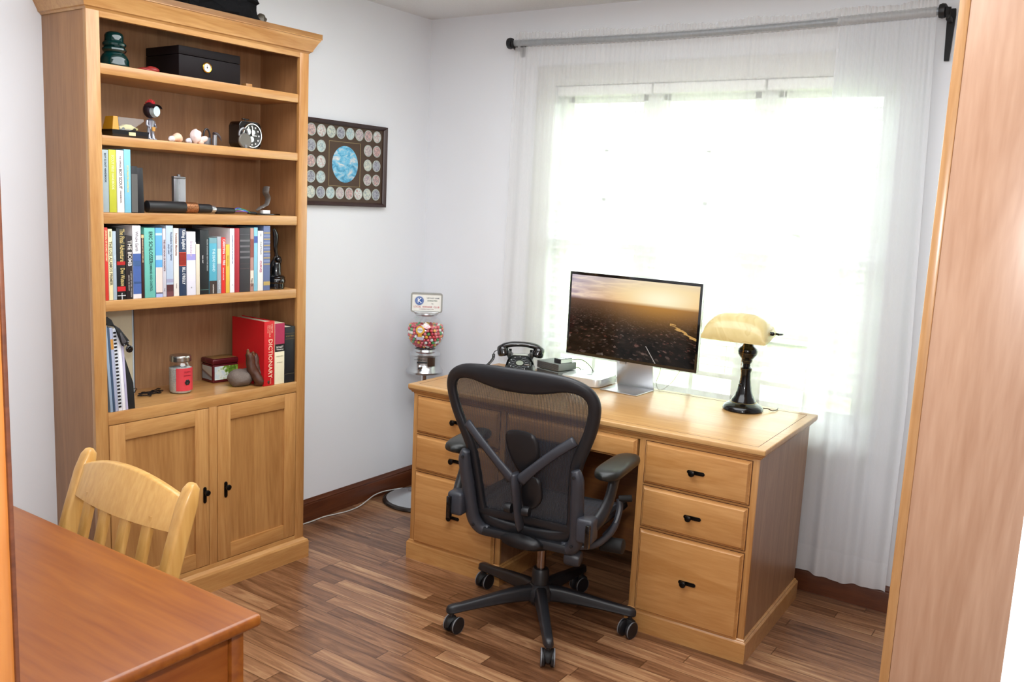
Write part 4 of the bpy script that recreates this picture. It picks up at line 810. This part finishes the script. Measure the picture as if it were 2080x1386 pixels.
for k in range(10):
    a=R(60-k*30); p=dc+dn*.0055+(xx*math.cos(a)+yy*math.sin(a))*.032; b.tube([p+(xx*math.cos(q)+yy*math.sin(q))*.0082 for q in [j*PI/7 for j in range(14)]],.0011,6,closed=True)
b.lathe([(.041,.0045),(.0425,.0075),(.041,.0075)],dc,36,DA_,cap=False)
b.build('finger_wheel',mat('clear_wheel_edge','5A5E60',.15,.4),t)
for k,s in enumerate(('1','2','3','4','5','6','7','8','9','0')):
    a=R(60+k*30) ; p=dc+dn*.0056+(xx*math.cos(a)+yy*math.sin(a))*.0455
    text('dial_digit',s,.0082,cm('E8ECEC'),t,MX(p,xx,yy),'CENTER',bold=.0002)
MB().lathe([(0,.006),(.0165,.006),(.0165,.009),(0,.0095)],dc,28,DA_).build('number_card',mat('number_card','8E9686',.5,noise=.1,nscale=200),t)
b=MB(); p0=dc+dn*.0085+xx*.022-yy*.012; b.tube([p0,p0+xx*.014+dn*.002,p0+xx*.022],[.002,.002,.0015],6); b.build('finger_stop',M_chrome,t)
pts=[]; n=260; P=[V((-.108,.03,.118)),V((-.122,.02,.105)),V((-.125,.0,.07)),V((-.155,-.03,.03)),V((-.19,-.05,.0075)),V((-.2,-.09,.0075)),V((-.15,-.13,.0075))]
C_,_=cr(P,1.0,44); 
for i,c in enumerate(C_):
    k=i/len(C_); f=0 if k<.22 else 1
    a=i*1.05; pts.append(c+V((math.cos(a)*.0055*f,math.sin(a)*.004*f,math.sin(a)*.0045*f+ (0 if not f else .001))))
MB().tube(pts,.0022,6).build('coiled_cord',M_ph,t)
# ---------------------------------------------------------------- gumball machine on a stand
GX,GY=.213,-.225
t=thing('gumball_stand','round chrome and grey pedestal stand under the gumball machine behind the desk','stand',(GX,GY,0))
MB().lathe([(0,0),(.188,0),(.192,.006),(.188,.014),(.178,.018)],seg=48).build('rim',mat('dark_chrome','4A4440',.25,.8),t)
MB().lathe([(.18,.016),(.15,.024),(.09,.034),(.04,.05),(.022,.07),(0,.072)],seg=48).build('base_dome',mat('pale_metal_dome','BFC2C6',.25,.5),t)
b=MB(); b.lathe([(.0165,.06),(.0165,.655),(.03,.66),(.06,.664),(.06,.6675),(0,.6675)],seg=28); b.build('pole',M_chrome,t)
t=thing('gumball_machine','chrome gumball machine with a glass globe and a donation sign on top','gumball machine',(GX,GY,.6675),R(38)); GM=t
z0=.6675; M_gm=mat('brushed_chrome','C4C6C9',.22,.9)
b=MB(); b.lathe([(.085,0),(.092,.004),(.0925,.012),(.086,.022),(.079,.034),(.0755,.048),(.0745,.075),(.075,.09),(.079,.094),(.079,.098),(.074,.102),(.071,.107),(.06,.112),(.056,.122),(.05,.122)],seg=48,cap=False); b.build('body',M_gm,t)
b=MB(); b.box(-.036,.014,-.0765,-.074,.06,.067,.0005); b.box(-.05,.006,-.0758,-.0735,.0755,.0775); b.build('coin_slot',M_blk,t)
b=MB(); b.lathe([(.0,0),(.012,0),(.0125,.005),(.008,.008),(0,.009)],(-.022,-.0745,.038),20,V((0,-1,0)).to_track_quat('Z','Y').to_matrix()); b.build('turn_plate',M_chrome,t)
b=MB(); b.box(-.03,-.014,-.098,-.083,.0355,.0405,.002); b.cyl((-.022,-.078,.038),(-.022,-.092,.038),.005); b.build('turn_handle',M_blk,t)
b=MB(); b.grid(lambda u,v:V((.0765*math.sin(R(12+30*u)),-.0765*math.cos(R(12+30*u)),.03+.058*v)),8,2); b.build('chute_door',mat('chute_brown','6E5A50',.25,.8),t,ang=180)
GR=.093; GZ=.2075
prof=[(GR*math.cos(R(a)),GZ+GR*math.sin(R(a))) for a in range(-60,72,6)]
b=MB(); b.lathe([(.05,.122)]+prof+[(.03,GZ+.092)],seg=48,cap=False); b.build('glass_globe',M_globe,t)
b=MB(); b.lathe([(.0,.288),(.052,.29),(.055,.296),(.05,.303),(.03,.306),(0,.306)],seg=36); b.build('lid',M_alu,t)
# sign frame
b=MB(); sw,sh=.156,.098; cz=.352
P=rrect(sw,sh,.012,5,0,cz); Q=rrect(sw-.014,sh-.014,.006,5,0,cz)
b.loop([[V((p[0],-.008,p[1])),V((q[0],-.008,q[1])),V((q[0],.008,q[1])),V((p[0],.008,p[1]))] for p,q in zip(P,Q)]); s_=b.build('sign_frame',mat('sign_frame_grey','9A9B96',.4,.3),t)
b=MB(); b.box(-.06,.06,-.012,.012,.298,.307,.002); b.build('sign_foot',M_alu,t)
MB().prism(Q,-.004,.004,'xz').build('sign_card',cm('EEEDE6',.5),s_)
def sg(s,x,zz,size,c,al='CENTER',sx=1,bold=.0001): return text('sign_lettering',s,size,cm(c),s_,MX((x,-.0045,zz),(1,0,0),(0,0,1)),al,bold,.0002,sx)
MB().lathe([(0,0),(.0225,0),(.0225,.0012),(0,.0012)],(-.036,-.0042,cz+.009),32,V((0,-1,0)).to_track_quat('Z','Y').to_matrix()).build('round_emblem',cm('3A62A8',.4),s_)
b=MB(); b.lathe([(.0205,.0013),(.0215,.0016),(.0205,.0018)],(-.036,-.0042,cz+.009),32,V((0,-1,0)).to_track_quat('Z','Y').to_matrix(),cap=False); b.lathe([(.0155,.0013),(.0162,.0016),(.0155,.0018)],(-.036,-.0042,cz+.009),32,V((0,-1,0)).to_track_quat('Z','Y').to_matrix(),cap=False); b.build('emblem_ring',cm('E8ECF4',.4),s_)
text('emblem_letter','K',.031,cm('F4F6FA'),s_,MX((-.036,-.0058,cz+.009),(1,0,0),(0,0,1)),'CENTER',.0006)
sg('USE IN BY GAME',.031,cz+.023,.0085,'2E3A52'); sg('DONATED',.028,cz+.0095,.010,'3A5A50'); sg('TO',.028,cz-.005,.007,'2E3A52')
sg('LOCAL  KIWANIS  CLUB',0,cz-.0215,.0125,'C03A48',sx=.93); sg('A CHILDREN PRIORITY ONE',0,cz-.0325,.0055,'8A4A5A')
# yellow decal on the globe
g_=lambda u,v,r:V((r*math.cos(v)*math.sin(u),-r*math.cos(v)*math.cos(u),GZ+r*math.sin(v)))
def decal(name,du,dv,hu,hv,m,r): return MB().grid(lambda a,b_:g_(du+hu*(2*a-1),dv+hv*(2*b_-1),r),8,8).build(name,m,t,ang=180)
b=MB(); vs=[b.bm.verts.new(g_(-.28+.24*math.cos(q),.2+.22*math.sin(q),GR+.0012)) for q in [k*PI/12 for k in range(24)]]; b.bm.faces.new(vs); b.build('round_decal',cm('DDA83A'),t,ang=180)
b=MB(); vs=[b.bm.verts.new(g_(-.28+.15*math.cos(q),.2+.14*math.sin(q),GR+.0022)) for q in [k*PI/12 for k in range(24)]]; b.bm.faces.new(vs); b.build('round_decal_centre',cm('D8DCE0'),t,ang=180)
p=g_(-.28,.2,GR+.003); text('decal_lettering','FORD',.009,cm('2A2A3A'),t,MX(p,(math.cos(-.28),math.sin(-.28),0),(0,0,1)),'CENTER')
decal('decal_stem',-.28,-.08,.11,.09,cm('D49A34'),GR+.0013); decal('price_decal',-.28,-.24,.2,.085,cm('C8C4D4'),GR+.0015)
# gumballs
cols=[('D8404A','red'),('E86C78','pink'),('EDEDE8','white'),('EFA23A','orange'),('3A9A4A','green'),('C22A48','crimson'),('E8C04A','yellow')]
me={}
for c,nme in cols:
    b=MB(); bmesh.ops.create_icosphere(b.bm,subdivisions=2,radius=.0086); o=b.build('gumball',mat('gumball_'+nme,c,.25,Coat_Weight=.5),ang=180); me[nme]=o.data; bpy.data.objects.remove(o)
rnd=random.Random(11); cnt=0; Rs=GR-.011
wts=['red']*5+['pink']*4+['white']*4+['orange']*3+['green']*3+['crimson']*3+['yellow']
def gum(x,y,z):
    n=rnd.choice(wts); o=bpy.data.objects.new('gumball',me[n]); COL.objects.link(o); o.location=(GX+x,GY+y,.6675+z)
    tag(o,'%s gumball among the mixed gumballs inside the glass globe'%n,'gumball','gumballs in the glass globe')
lat=-56
while lat<24:
    r=Rs*math.cos(R(lat)); n=max(1,int(2*PI*r/.0178)); o_=rnd.random()
    for k in range(n):
        a=2*PI*(k+o_)/n
        gum(r*math.cos(a),r*math.sin(a),GZ+Rs*math.sin(R(lat)))
    lat+=math.degrees(.0158/Rs)
for ring in (.065,.047,.029,.01):
    n=max(1,int(2*PI*ring/.0182))
    for k in range(n): a=2*PI*k/n+ring*50; gum(ring*math.cos(a),ring*math.sin(a),GZ+Rs*math.sin(R(20))+rnd.uniform(-.004,.003))
MB().lathe([(0,.135),(.035,.135),(.05,.15),(.066,.18),(.07,.21),(.06,.228),(0,.23)],seg=28).build('gumball_core',mat('gumball_core','7A3038',.4,noise=.6,nscale=60,),None,loc=(GX,GY,.6675)); tag(bpy.data.objects['gumball_core'],'unseen inner mass of mixed gumballs filling the globe','gumballs',kind='stuff'); bpy.data.objects['gumball_core'].name='gumballs'
t=thing('floor_cord','thin white cord lying along the foot of the left wall','cord',(0,0,0))
MB().tube([(.03,-.86,.004),(.034,-.80,.004),(.032,-.72,.004),(.045,-.66,.004),(.06,-.58,.004),(.055,-.50,.006),(.045,-.43,.018),(.03,-.36,.024),(.035,-.28,.026),(.05,-.14,.012)],.0028,8,smooth=6).build('cord',mat('white_cord','C4C4C0',.5),t)
# ---------------------------------------------------------------- task chair
t=thing('office_chair','black mesh back office chair with arm rests on a five star wheeled base','office chair',(1.40,-.955,0),R(8)); CH=t
M_fr=mat('graphite_frame','1C1D21',.42,bump=.03,nscale=400); M_fr2=mat('graphite_frame_light','34363D',.4)
KR=-.25
def bpnt(x,z,off=0):  # point on the reclined, gently cupped back surface
    y=-.205+KR*(z-.6)+.45*x*x+ .03*math.sin((z-.36)/.64*PI*1.6)*.0
    return V((x,y+off,z))
outer=[(0,1.0),(.07,1.0),(.13,.997),(.19,.99),(.235,.973),(.265,.948),(.281,.91),(.28,.865),(.268,.81),(.248,.755),(.228,.705),(.214,.66),(.206,.61),(.2,.55),(.196,.49),(.19,.44),(.172,.4),(.135,.378),(.07,.368),(0,.366)]
inner=[(0,.915),(.06,.917),(.11,.925),(.16,.936),(.2,.937),(.23,.925),(.243,.9),(.24,.862),(.226,.81),(.204,.755),(.185,.71),(.174,.665),(.168,.61),(.163,.55),(.16,.5),(.155,.46),(.14,.437),(.11,.428),(.055,.424),(0,.423)]
def full(h): return h+[(-x,z) for x,z in reversed(h[1:-1])]
O_=[V((x,0,z)) for x,z in full(outer)]; I_=[V((x,0,z)) for x,z in full(inner)]
O_,_=cr(O_,1,3,True); I_,_=cr(I_,1,3,True)
rings=[]
for o,i in zip(O_,I_):
    c=(o+i)/2; h=(o-i)/2; r=[]
    for k in range(12):
        a=2*PI*k/12; e=math.cos(a); f=math.sin(a); e=math.copysign(abs(e)**.7,e); f=math.copysign(abs(f)**.8,f)
        p=c+h*e; r.append(bpnt(p.x,p.z,.016*f))
    rings.append(r)
b=MB(); b.loop(rings); b.build('back_frame',M_fr,t,ang=180)
# woven mesh
def mesh_mat(nm,dens,c,ax=0):
    g=G(nm); tc=g.n('TexCoord'); sp=g.n('SeparateXYZ',Vector=tc.outputs['Object'])
    s=g.math('SINE',g.math('MULTIPLY',sp.outputs[ax],2*PI/.0042)); s2=g.math('SINE',g.math('MULTIPLY',sp.outputs[2 if ax==0 else 1],2*PI/.0026))
    nz=g.n('TexNoise',Vector=tc.outputs['Object'],Scale=7.0,Detail=2.0)
    f=g.math('ADD',dens,g.math('ADD',g.math('MULTIPLY',s,.2),g.math('MULTIPLY',s2,.06)),clamp=True)
    bs=g.bsdf(g.mix(nz.outputs[0],lin(c),tuple(v*.7 for v in lin(c)[:3])+(1,)),.6); tp=g.n('BsdfTransparent'); m=g.n('MixShader',Fac=f); g.set(m,1,tp); g.set(m,2,bs); return g.done(m)
b=MB(); loopv=[b.bm.verts.new(bpnt(p.x,p.z,.003)) for p in I_]; n=len(loopv)
# fill as horizontal strips between mirrored boundary points
half=n//2
for i in range(0,half):
    a,b_,c,d=loopv[i],loopv[i+1],loopv[(n-i-1)%n],loopv[(n-i)%n]
    vs=[]; [vs.append(v) for v in (a,b_,c,d) if v not in vs]
    if len(vs)>2: 
        try: b.bm.faces.new(vs)
        except ValueError: pass
b.build('back_mesh',mesh_mat('woven_back_mesh',.84,'34363D'),t,ang=180,fix=False)
# Y shaped back support
def strut(nm,pts,rad,m,fl=(1,.45),sm=5,par=t): return MB().tube(pts,rad,10,flat=fl,smooth=sm).build(nm,m,par)
b=MB()
for s in (-1,1): b.tube([bpnt(s*.2,.775,-.012),bpnt(s*.14,.728,-.03),bpnt(s*.07,.665,-.042),bpnt(s*.015,.61,-.046)],[.019,.0175,.0175,.022],10,flat=(.95,.45),smooth=5)
b.tube([bpnt(0,.635,-.046),bpnt(0,.6,-.05),bpnt(0,.53,-.048),bpnt(0,.46,-.044),bpnt(0,.425,-.036)],[.02,.026,.024,.023,.02],12,flat=(.5,1),smooth=5)
b.build('back_support',M_fr2,t,ang=180)
b=MB(); b.loft([[bpnt(x*s_+.012,z,off) for x,z in rrect(1,1,.35,5)] for s_,z,off in ()]) if 0 else None
P=[(-.055,.765),(-.03,.783),(.02,.785),(.055,.77),(.066,.73),(.06,.68),(.04,.64),(.0,.625),(-.03,.66),(-.05,.71)]
for nm,P,off in (('lumbar_pad',[(x+.012,z) for x,z in P],-.012),('lumbar_pad',[(.02,.62),(.07,.615),(.08,.58),(.075,.535),(.045,.5),(.01,.495),(.0,.56)],-.012)):
    P2,_=cr([V((x,0,z)) for x,z in P],1,4,True); b=MB(); cx=sum(p.x for p in P2)/len(P2); cz_=sum(p.z for p in P2)/len(P2)
    b.loft([[bpnt(cx+(p.x-cx)*k,cz_+(p.z-cz_)*k,off+o) for p in P2] for k,o in ((.85,.006),(1,.0),(.97,-.006),(.8,-.010))]); b.build(nm,M_blk,t,ang=60)
for s in (-1,1):
    MB().cyl(bpnt(s*.02,.5,-.05),bpnt(s*.046,.5,-.05),.018,.017,18,bev=.003).build('lumbar_knob',M_blk,t)
# side guards that carry the arms
for s in (-1,1):
    pts=[bpnt(s*.205,.675,-.03),bpnt(s*.212,.64,-.034),bpnt(s*.207,.55,-.034),bpnt(s*.202,.46,-.034),bpnt(s*.196,.41,-.03),bpnt(s*.172,.375,-.02),bpnt(s*.12,.365,-.008)]
    g_=MB().tube(pts,[.014,.021,.0225,.0225,.024,.023,.016],14,flat=(1.05,1),smooth=5).build('side_upright',M_fr2,t,ang=180)
    for z in (.655,.395): q=bpnt(s*.207 if z>.5 else s*.188,z,-.054); MB().lathe([(0,0),(.006,0),(.006,.002),(0,.003)],q,14,V((0,-1,0)).to_track_quat('Z','Y').to_matrix()).build('bolt_cap',M_blk,g_)
    a=thing_=bpy.data.objects.new('arm_rest',None); COL.objects.link(a); a.parent=t
    b=MB(); b.box(s*.245-.03,s*.245+.03,-.235,-.17,.43,.515,.012,3); b.build('arm_bracket',M_fr2,a)
    b=MB(); b.box(s*.262-.008,s*.262+.008,-.247,-.228,.42,.5,.003); b.build('arm_lock_lever',M_gloss,a)
    b=MB(); b.tube([(s*.25,-.2,.47),(s*.272,-.165,.5),(s*.283,-.12,.545),(s*.285,-.085,.6),(s*.285,-.07,.64)],[.021,.02,.018,.0175,.02],12,flat=(1.25,.75),smooth=5); b.build('arm_post',M_fr,a,ang=180)
    b=MB(); 
    rg=[]
    for k in range(15):
        u=k/14; y=-.2+.285*u; e=min(1,math.sqrt(max(0,1-abs(2*u-1)**4.5))+.02); w=.049*e*(1-.1*u); th=.0205*(.25+.75*e); zc=.655+.004*math.sin(u*PI)+.006*u
        rg.append([V((s*(.285+.01*u)+w*math.copysign(abs(math.cos(q))**.75,math.cos(q)),y,zc+th*math.copysign(abs(math.sin(q))**.7,math.sin(q)))) for q in [j*2*PI/20 for j in range(20)]])
    b.loft(rg); b.build('arm_pad',M_pad,a,ang=180); MB().box(s*.285-.03,s*.285+.03,-.15,.03,.628,.642,.004).build('pad_plate',M_blk2,a)
# seat: rim frame + mesh
def seatp(x,y,dz=0):
    f=max(0,(y-.12)/.15); return V((x,y,.452-.045*f*f+.35*x*x*.6+dz))
def seat_loop(w,y0,y1,r,dz): return [seatp(px,py,dz) for px,py in rrect(w,y1-y0,r,6,0,(y0+y1)/2)]
b=MB(); A=[seat_loop(.50,-.17,.265,.09,0),seat_loop(.505,-.173,.27,.09,-.018),seat_loop(.48,-.16,.255,.08,-.035),seat_loop(.42,-.13,.225,.06,-.028),seat_loop(.43,-.135,.23,.06,-.004)]
b.loop([[a[i] for a in A] for i in range(len(A[0]))]); b.build('seat_frame',M_fr,t,ang=60)
b=MB(); b.grid(lambda u,v:seatp((u-.5)*.455,-.15+.4*v,-.006-.012*math.sin(PI*u)*math.sin(PI*v)),16,16); b.build('seat_mesh',mesh_mat('woven_seat_mesh',.85,'3C3C40',0),t,ang=180,fix=False)
b=MB()
for s in (-1,1):
    b=MB(); b.tube([(s*.14,-.16,.38),(s*.235,-.12,.385),(s*.262,-.02,.4),(s*.26,.06,.43),(s*.235,.12,.435)],.0125,10,smooth=5); b.build('seat_side_arm',M_fr2,t,ang=180)
b=MB(); b.tube([(0,-.2,.375),(0,-.12,.35),(0,0,.335),(0,.12,.35),(0,.2,.39)],[.05,.06,.065,.055,.03],14,flat=(.5,1.5),smooth=4); b.build('tilt_mechanism',M_blk,t,ang=180)
b=MB(); b.box(-.17,.17,-.175,-.125,.352,.388,.012); b.build('tilt_crossbar',M_fr,t)
b=MB(); b.cyl((.1,.0,.345),(.235,.0,.352),.012); b.build('tension_rod',M_blk,t); b=MB(); b.cyl((.225,.0,.352),(.31,.0,.357),.026,.027,20,bev=.005); b.build('tension_knob',M_blk2,t)
MB().cyl((.14,-.12,.33),(.2,-.115,.325),.031,.029,20,bev=.012).build('tilt_limit_knob',M_fr2,t)
b=MB(); b.cyl((.26,.06,.505),(.305,.075,.512),.0125,.0125,16,bev=.003); b.build('arm_height_knob',M_blk2,t); strut('seat_lever',[(.235,.0,.38),(.262,.03,.42),(.268,.055,.47),(.262,.06,.505)],[.009,.011,.012,.01],M_fr2,(1,1))
# column and base
M_band=mat('wheel_band_grey','77777A',.5)
MB().cyl((0,0,.19),(0,0,.335),.0165,seg=24).build('gas_lift',mat('lift_steel','8A7E78',.2,1),t); b=MB(); b.lathe([(.03,.07),(.0315,.075),(.0315,.2),(.026,.208),(.018,.209)],seg=28); b.build('column_sleeve',M_blk,t)
b=MB(); b.lathe([(0,.085),(.045,.085),(.053,.095),(.053,.125),(.045,.14),(.034,.15),(0,.15)],seg=30); b.build('base_hub',M_fr,t)
for k in range(5):
    ang=R(18+72*k-8+2); lg=bpy.data.objects.new('base_leg',None); COL.objects.link(lg); lg.parent=t; lg.rotation_euler=(0,0,ang)
    rg=[]
    for u,zc,hh,ww in ((.02,.118,.03,.028),(.08,.118,.028,.025),(.16,.112,.023,.0225),(.24,.103,.0185,.0205),(.30,.096,.016,.0195),(.335,.0925,.0165,.0195),(.352,.09,.014,.015),(.358,.088,.008,.008)):
        rg.append([V((u,ww*math.copysign(abs(math.cos(q))**.6,math.cos(q))*(1 if math.sin(q)<0 else .82),zc+hh*math.copysign(abs(math.sin(q))**.6,math.sin(q)))) for q in [j*2*PI/16 for j in range(16)]])
    MB().loft(rg).build('leg_beam',M_fr,lg,ang=40)
    MB().cyl((.338,0,.045),(.338,0,.085),.0075).build('caster_stem',M_blk,lg)
    sw=[R(60),R(-20),R(100),R(30),R(-5)][k]; cs=bpy.data.objects.new('caster',None)
    Mx=Matrix.Translation((.338,0,0))@Matrix.Rotation(sw,4,'Z')@Matrix.Translation((-.012,0,0))
    for s in (-1,1):
        b=MB(); b.M=Mx; b.lathe([(0,0),(.012,0),(.024,.004),(.0295,.007),(.0305,.011),(.0305,.017),(.0285,.0205),(0,.0205)],(0,s*.004,.0307),28,V((0,s,0)).to_track_quat('Z','Y').to_matrix()); w_=b.build('caster_wheel',M_blk,lg,ang=30)
        b=MB(); b.M=Mx; b.lathe([(.0308,.016),(.0312,.018),(.0308,.02)],(0,s*.004,.0307),28,V((0,s,0)).to_track_quat('Z','Y').to_matrix(),cap=False); b.build('wheel_band',M_band,w_)
    b=MB(); b.M=Mx; b.tube([(0,.0,.034),(.008,0,.058),(.03,0,.05),(.037,0,.03)],[.005,.014,.01,.004],8,flat=(.6,1.3),smooth=3); b.build('caster_hood',M_blk2,lg,ang=60)
# ---------------------------------------------------------------- cherry table and blond chair
t=thing('writing_table','orange brown cherry table with a rounded top edge in the near left corner','table',(1.185,-2.9,0))
TX0,TX1,TY0,TY1=-.64,.615,-.335,.314
MB().box(TX0,TX1,TY0,TY1,.737,.762,.009,4).build('tabletop',M_cherry,t)
for q in ((TX0+.03,TX1-.05,TY1-.055,TY1-.035),(TX0+.03,TX1-.05,TY0+.035,TY0+.055),(TX0+.03,TX0+.05,TY0+.05,TY1-.05)): MB().box(*q,.6,.737).build('apron',M_cherry,t)
MB().box(TX1-.052,TX1-.036,TY0+.04,TY1-.05,.30,.737,.001).build('end_panel',M_cherryz,t)
for x in (TX0+.045,TX1-.045):
    for y in (TY0+.045,TY1-.035): MB().box(x-.018,x+.018,y-.014,y+.014,0,.737,.003).build('leg',M_cherry,t)
t=thing('side_chair','blond wooden slat back chair pushed under the cherry table','chair',(1.195,-2.50,0),0)
hw=.2
def bk(z): return -.005 if z<.47 else -.005+(z-.47)*.30+ (z-.47)**2*.12
for s in (-1,1):
    zz=[0,.2,.45,.6,.75,.84,.875]; ys=[.04,.01,-.07,-.03,.015,.045,.056]
    rg=[]
    for z,y in zip(zz,ys):
        d=.021 if z<.86 else .014; w=.0165
        rg.append([V((s*hw+px,y+py,z+ (0 if z<.88 else 0))) for px,py in rrect(2*w,2*d,.007,3)])
    rg.append([V((s*hw+p.x*0+q[0],.058+q[1],.886)) for q in rrect(.022,.014,.006,3) for p in (V((0,0,0)),)])
    MB().loft(rg).build('back_post',M_chair,t,ang=50)
def rail(name,z0,z1,arch,y0): 
    rg=[]
    for k in range(17):
        u=k/16*2-1; x=u*(hw-.012); zt=z1+arch*(1-u*u); yb=y0-.02*(1-u*u); th=.0105
        tilt=(zt-z0)*.33
        rg.append([V((x,yb-th,z0)),V((x,yb+th,z0)),V((x,yb+th+tilt,zt-.004)),V((x,yb+th*.5+tilt,zt)),V((x,yb-th*.5+tilt,zt)),V((x,yb-th+tilt,zt-.004))])
    return MB().loft(rg).build(name,M_chair,t,ang=40)
rail('top_rail',.784,.856,.034,.02); rail('lower_rail',.54,.575,0,-.045)
for x in (-.115,-.04,.04,.115):
    yb=-.02*(1-(x/hw)**2)
    MB().loft([[V((x+px,y+yb*.9+py,z)) for px,py in rrect(.032,.014,.004,2)] for y,z in ((-.038,.565),(-.008,.68),(.024,.806))]).build('back_slat',M_chair,t,ang=40)
b=MB(); b.prism([(-.2,-.07),(.2,-.07),(.215,-.44),(.15,-.47),(-.15,-.47),(-.215,-.44)],.445,.468,'xy',.006); b.build('seat',M_chair,t)
for s in (-1,1): MB().box(s*.185-.017,s*.185+.017,-.45,-.416,0,.445,.003).build('front_leg',M_chair,t)
for s in (-1,1): MB().box(s*.185-.01,s*.185+.01,-.42,-.03,.2,.235,.002).build('stretcher',M_chair,t)
MB().box(-.17,.17,-.44,-.425,.385,.445).build('seat_rail',M_chair,t)
# ---------------------------------------------------------------- light, world, camera
w=bpy.data.worlds.new('sky'); SC.world=w; w.use_nodes=True; bg=w.node_tree.nodes['Background']; bg.inputs[0].default_value=(.93,.98,1,1); bg.inputs[1].default_value=8.5
def area(name,loc,target,size,power,col=(1,1,1),sy=None):
    l=bpy.data.lights.new(name,'AREA'); l.energy=power; l.color=col; l.size=size
    if sy: l.shape='RECTANGLE'; l.size_y=sy
    o=bpy.data.objects.new(name,l); COL.objects.link(o); o.location=loc; o.rotation_euler=(V(target)-V(loc)).to_track_quat('-Z','Y').to_euler(); return o
pl=area('window_portal',(1.505,.15,1.365),(1.505,-2,1.365),1.49,40,(1,1,1),1.41); pl.data.cycles.is_portal=True
area('camera_flash',(2.93,-3.50,1.78),(1.1,-1.0,.9),.12,21,(1,.99,.97))
area('ceiling_bounce',(1.6,-1.7,2.39),(1.6,-1.7,0),2.0,62,(.93,.97,1),1.8)
area('hall_light',(3.6,-4.6,2.3),(3.2,-4.2,0),.8,22,(.97,.98,1))
cam=bpy.data.cameras.new('camera'); cam.sensor_width=36; cam.lens=1816.44/2080*36; cam.clip_start=.02
co=bpy.data.objects.new('camera',cam); COL.objects.link(co); SC.camera=co
yaw,pit,rol=.5931,-.1545,.0481
fw=V((-math.sin(yaw)*math.cos(pit),math.cos(yaw)*math.cos(pit),math.sin(pit))); rt=V((math.cos(yaw),math.sin(yaw),0)); up=rt.cross(fw)
r2=rt*math.cos(rol)+up*math.sin(rol); u2=-rt*math.sin(rol)+up*math.cos(rol); bk_=-fw
co.matrix_world=Matrix(((r2.x,u2.x,bk_.x,3.0237),(r2.y,u2.y,bk_.y,-3.6256),(r2.z,u2.z,bk_.z,1.5321),(0,0,0,1)))
SC.view_settings.view_transform='Standard'; SC.view_settings.look='None'; SC.view_settings.exposure=0
SC.cycles.use_denoising=True; SC.cycles.max_bounces=8; SC.cycles.transparent_max_bounces=24; SC.cycles.caustics_reflective=False; SC.cycles.caustics_refractive=False
SC.cycles.sample_clamp_indirect=6
